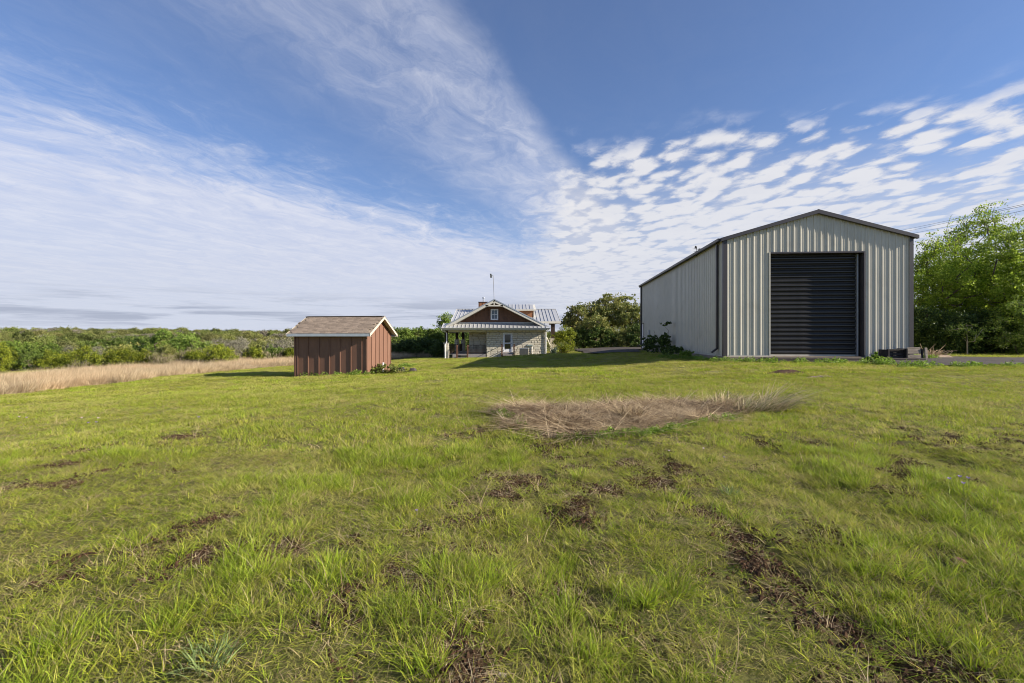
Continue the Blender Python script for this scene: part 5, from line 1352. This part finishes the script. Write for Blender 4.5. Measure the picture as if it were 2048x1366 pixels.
def weedthing(name, lab, cat, base, ells, n_, size, m_, seed, nt=14, blob=.1, th=.1, stems=3, r0=.012):
    return make_tree(name, lab, cat, base, ells, nt, n_, size, m_, seed, th, r0, blob, stems=stems, aspect=1.4, parts=('stems', 'leaves'), floor=.04, shell=.2)
b = barn2w(5.15, -2.25); weedthing('weed', 'rounded bright green weed mound on the asphalt edge before the roll-up door', 'weed', (b[0] + .3, b[1], tz(*b)), [(0, 0, .16, .42, .28, .16)], 60, .09, L_WEED, 1701)
# shrubs along the left wall of the barn
def bw(s, t): q = barn2w(s, t); return (q[0], q[1], tz(*q))
weedthing('climbing_plant', 'dark tall plant climbing the left wall of the barn', 'plant', bw(-.55, 9.3), [(0, 0, .8, .28, .4, .7), (0, 0, 1.85, .2, .3, .4)], 60, .12, L_DARK, 1710, 20, .12, 1.6, 2, .03)
weedthing('shrub', 'dark rounded shrub against the barn wall left of the climbing plant', 'shrub', bw(-.7, 11.2), [(0, 0, .6, .5, .7, .6)], 80, .12, L_DARK, 1711, 22, .14, .3)
weedthing('shrub', 'small dark shrub by the electric box on the barn wall', 'shrub', bw(-.6, 14.2), [(0, 0, .7, .35, .6, .65)], 70, .12, L_DARK, 1712, 18, .14, .3)
weedthing('shrub', 'low sprawling dark shrub at the foot of the barn wall', 'shrub', bw(-.7, 6.8), [(0, 0, .28, .5, 1.6, .3)], 90, .10, L_DARK, 1713, 24, .12, .1)
weedthing('shrub', 'low green shrub near the front downspout of the barn', 'shrub', bw(-.75, 3.9), [(0, 0, .2, .4, 1.0, .22)], 70, .09, L_WEED, 1714, 18, .10, .08)
q = shed2w(.75, .9); weedthing('shrub', 'tangled weedy shrub at the right end of the brown shed', 'shrub', (q[0], q[1], tz(*q)), [(0, 0, .22, .8, .5, .24), (.7, .1, .15, .5, .4, .18)], 90, .085, L_OAK, 1715, 26, .12, .08)
q = shed2w(.35, .45); weedthing('shrub', 'small bright weed at the right corner of the brown shed', 'shrub', (q[0], q[1], tz(*q)), [(0, 0, .14, .25, .25, .15)], 60, .07, L_WEED, 1716, 10, .08, .06)
def rock(x_, y_, s_, lab, c_, seed, up=.0):
    g = np.random.default_rng(seed); mb = MB(); vs = []; n_ = 8
    for k, (rr, zz__) in enumerate(((1.0, -.1), (.95, .25), (.55, .55))):
        for i in range(n_): a_ = 6.2832 * i / n_; q_ = rr * g.uniform(.8, 1.15); vs.append((math.cos(a_) * q_ * s_[0], math.sin(a_) * q_ * s_[1], (zz__ + g.normal(0, .05)) * s_[2]))
    fs = [(k * n_ + i, k * n_ + (i + 1) % n_, (k + 1) * n_ + (i + 1) % n_, (k + 1) * n_ + i) for k in range(2) for i in range(n_)] + [tuple(range(2 * n_, 3 * n_))]
    mb._a(vs, fs); tag(mb.build('rock', pm('rock', c_, tuple(v * .7 for v in c_), 8, .9, 0, .01, 20), None, (x_, y_, tz(x_, y_) + up)), lab, 'rock')
q = shed2w(.9, 2.9); rock(q[0], q[1], (.26, .2, .5), 'dark rock half hidden by weeds right of the shed', (.045, .04, .04), 3)
q = shed2w(1.5, 3.1); rock(q[0], q[1], (.24, .2, .4), 'dark brownish rock, the right one of two behind the shed weeds', (.075, .06, .06), 4)
q = G(906, 1357); 
q = G(1003, 1357); rock(q[0], q[1], (.022, .016, .03), 'small pale stone on bare soil at the bottom edge', (.42, .36, .29), 6)
q = G(1918, 1132); rock(q[0], q[1], (.05, .035, .05), 'reddish brown stone in the rut at the right', (.24, .12, .085), 7)
# dark soil mounds in front of the barn
MOUND = pm('dark turned soil', (.10, .062, .042), (.055, .034, .024), 14, .95, 0, .03, 25, .1)
for i, (px, py, rx, ry, rz_, lab) in enumerate([(1570, 748, .75, .22, .13, 'dark mound of turned soil in the grass before the barn'), (1640, 755, .5, .14, .07, 'lower stony mound of pale soil right of the dark one')]):
    q = G(px, py); g = np.random.default_rng(30 + i); A = np.linspace(-1, 1, 40); aa, bb_ = np.meshgrid(A, A); rr_2 = aa ** 2 + bb_ ** 2
    z_ = np.clip(1 - rr_2, 0, 1) ** .7 * (.4 + .9 * fbm(aa * 4 + 9 * i, bb_ * 3, 5, 4)) * rz_ * 1.2 - .02
    Vx = q[0] + aa * rx; Vy = q[1] + bb_ * ry; V = np.stack([Vx.ravel(), Vy.ravel(), (terr(Vx, Vy) + z_).ravel()], 1)
    qq = (np.arange(39)[:, None] * 40 + np.arange(39)[None]).ravel(); Fq = np.stack([qq, qq + 1, qq + 41, qq + 40], 1)
    tag(link('soil_mound', mesh_np('soil_mound', V, Fq, MOUND if i == 0 else pm('pale stony soil', (.30, .24, .19), (.15, .11, .08), 14, .95, 0, .03, 25, .1), smooth=True)), lab, 'soil mound')
# tall leaning tufts at the right end of the dead grass patch
PALE = leafmat('pale stalk', (.46, .37, .21), (.74, .60, .38), alt=(.24, .27, .09), altamt=.3, trans=.3, wscale=1, objrnd=.1)
def tuft(px, py, s_, lab, m_, n_, h0, h1, dx_, seed, rad=.25, wid_=.008, bend=1.0):
    q = G(px, py); me_ = bmesh_('blades', m_, n_, rad, h0, h1, wid_, .7, bend, 4, seed, dirx=dx_)
    tag(link('grass_tuft', me_, None, (q[0], q[1], tz(*q)), None, (s_,) * 3), lab, 'grass tuft')
tuft(1540, 822, 1, 'big pale wind-bent grass tuft at the right end of the dead patch', PALE, 300, .25, .75, .55, 1801, .32)
tuft(1498, 826, 1, 'pale grass tuft with green base just left of the biggest one', PALE, 200, .2, .6, .45, 1802, .28)
tuft(1450, 812, 1, 'olive brown grass tuft at the back right of the dead patch', PALE, 260, .15, .5, .2, 1803, .35)
tuft(1258, 838, 1, 'golden upright tuft in the middle of the dead patch', STRAW, 320, .15, .42, .05, 1804, .2)
tuft(1000, 826, 1, 'thin brown tuft at the left tip of the dead patch', STRAW, 240, .1, .38, .1, 1805, .25, .002)
tuft(1310, 812, 1, 'reddish fine tuft at the back edge of the dead patch', STRAW, 200, .15, .42, -.1, 1806, .4, .004)
tuft(955, 833, 1, 'dark lush green tuft left of the dead patch', LUSH, 420, .08, .26, 0, 1807, .35, .004)
tuft(1555, 842, 1, 'dark green tuft below the pale wind-bent one', LUSH, 380, .08, .24, 0, 1808, .32, .004)
# blue-green broad bladed tufts and small flowers in the foreground
AG = leafmat('grey green blade', (.13, .18, .06), (.24, .31, .11), trans=.3, wscale=1, objrnd=.1)
tuft(415, 1335, .5, 'blue-green broad-bladed tuft near the bottom edge at the left', AG, 90, .12, .26, 0, 1810, .22, .009, .7)
tuft(1462, 990, .5, 'small blue-green tuft at right of centre', AG, 40, .14, .26, 0, 1811, .16, .008, .7)
tuft(1350, 1190, .5, 'clump of upright bright grass right of the bare soil', LUSH, 200, .2, .38, .1, 1812, .2, .004)
tuft(880, 1150, .5, 'lush bright tuft left of the bare soil patch', LUSH, 260, .2, .36, .1, 1813, .28, .004)
PUR = pm('violet petal', (.30, .19, .55), (.38, .26, .60), 8, .6); PNK = pm('pale pink petal', (.72, .56, .66), None, 8, .6); STM = pm('green stem', (.09, .14, .03), None, 5, .6)
def flower(px, py, m_, s_, h, lab, n_=5):
    q = G(px, py); t = thing('wildflower', lab, 'flower', (q[0], q[1], tz(*q)))
    MB().tube([(0, 0, 0), (.004, 0, h * .6), (0, .0, h)], .0014, 4).build('stem', STM, t)
    mb = MB(); mb.quad((0, -.18 * s_, 0), (s_ * .6, -.30 * s_, .1 * s_), (s_, 0, .2 * s_), (s_ * .6, .30 * s_, .1 * s_)); pe = mb.mesh('petal', m_)
    for k in range(n_): link('petal', pe, t, (0, 0, h), (R(10), R(-25), k * 6.2832 / n_))
flower(1338, 926, PNK, .022, .13, 'pale pink flower left of its pair right of centre')
flower(1407, 920, PNK, .022, .13, 'pale pink flower, the right one of the pair right of centre')
flower(1448, 934, PUR, .018, .10, 'single violet flower right of the pink pair')
for k, (px, py) in enumerate(((1898, 988), (1919, 979), (1936, 983), (1926, 996))):
    flower(px, py, PUR, .026, .12, ('leftmost', 'topmost', 'rightmost', 'lowest')[k] + ' of the four violet flowers by the bare soil at right')
flower(833, 1044, PUR, .016, .09, 'tiny violet flower left of centre in the foreground')
for k, (px, py, m_) in enumerate(((38, 846, PNK), (53, 848, PUR), (163, 849, PNK), (196, 849, PNK), (176, 859, PUR), (192, 858, PUR), (397, 849, PUR))):
    flower(px, py, m_, .034, .13, ('white-pink flower nearest the left edge of the lawn', 'violet flower beside the leftmost pale one', 'pale flower, left one of a pair above two violet ones', 'pale flower, right one of a pair above two violet ones', 'violet flower, left one below the pale pair', 'violet flower, right one below the pale pair', 'lone violet flower in the lawn below the shed shadow')[k])
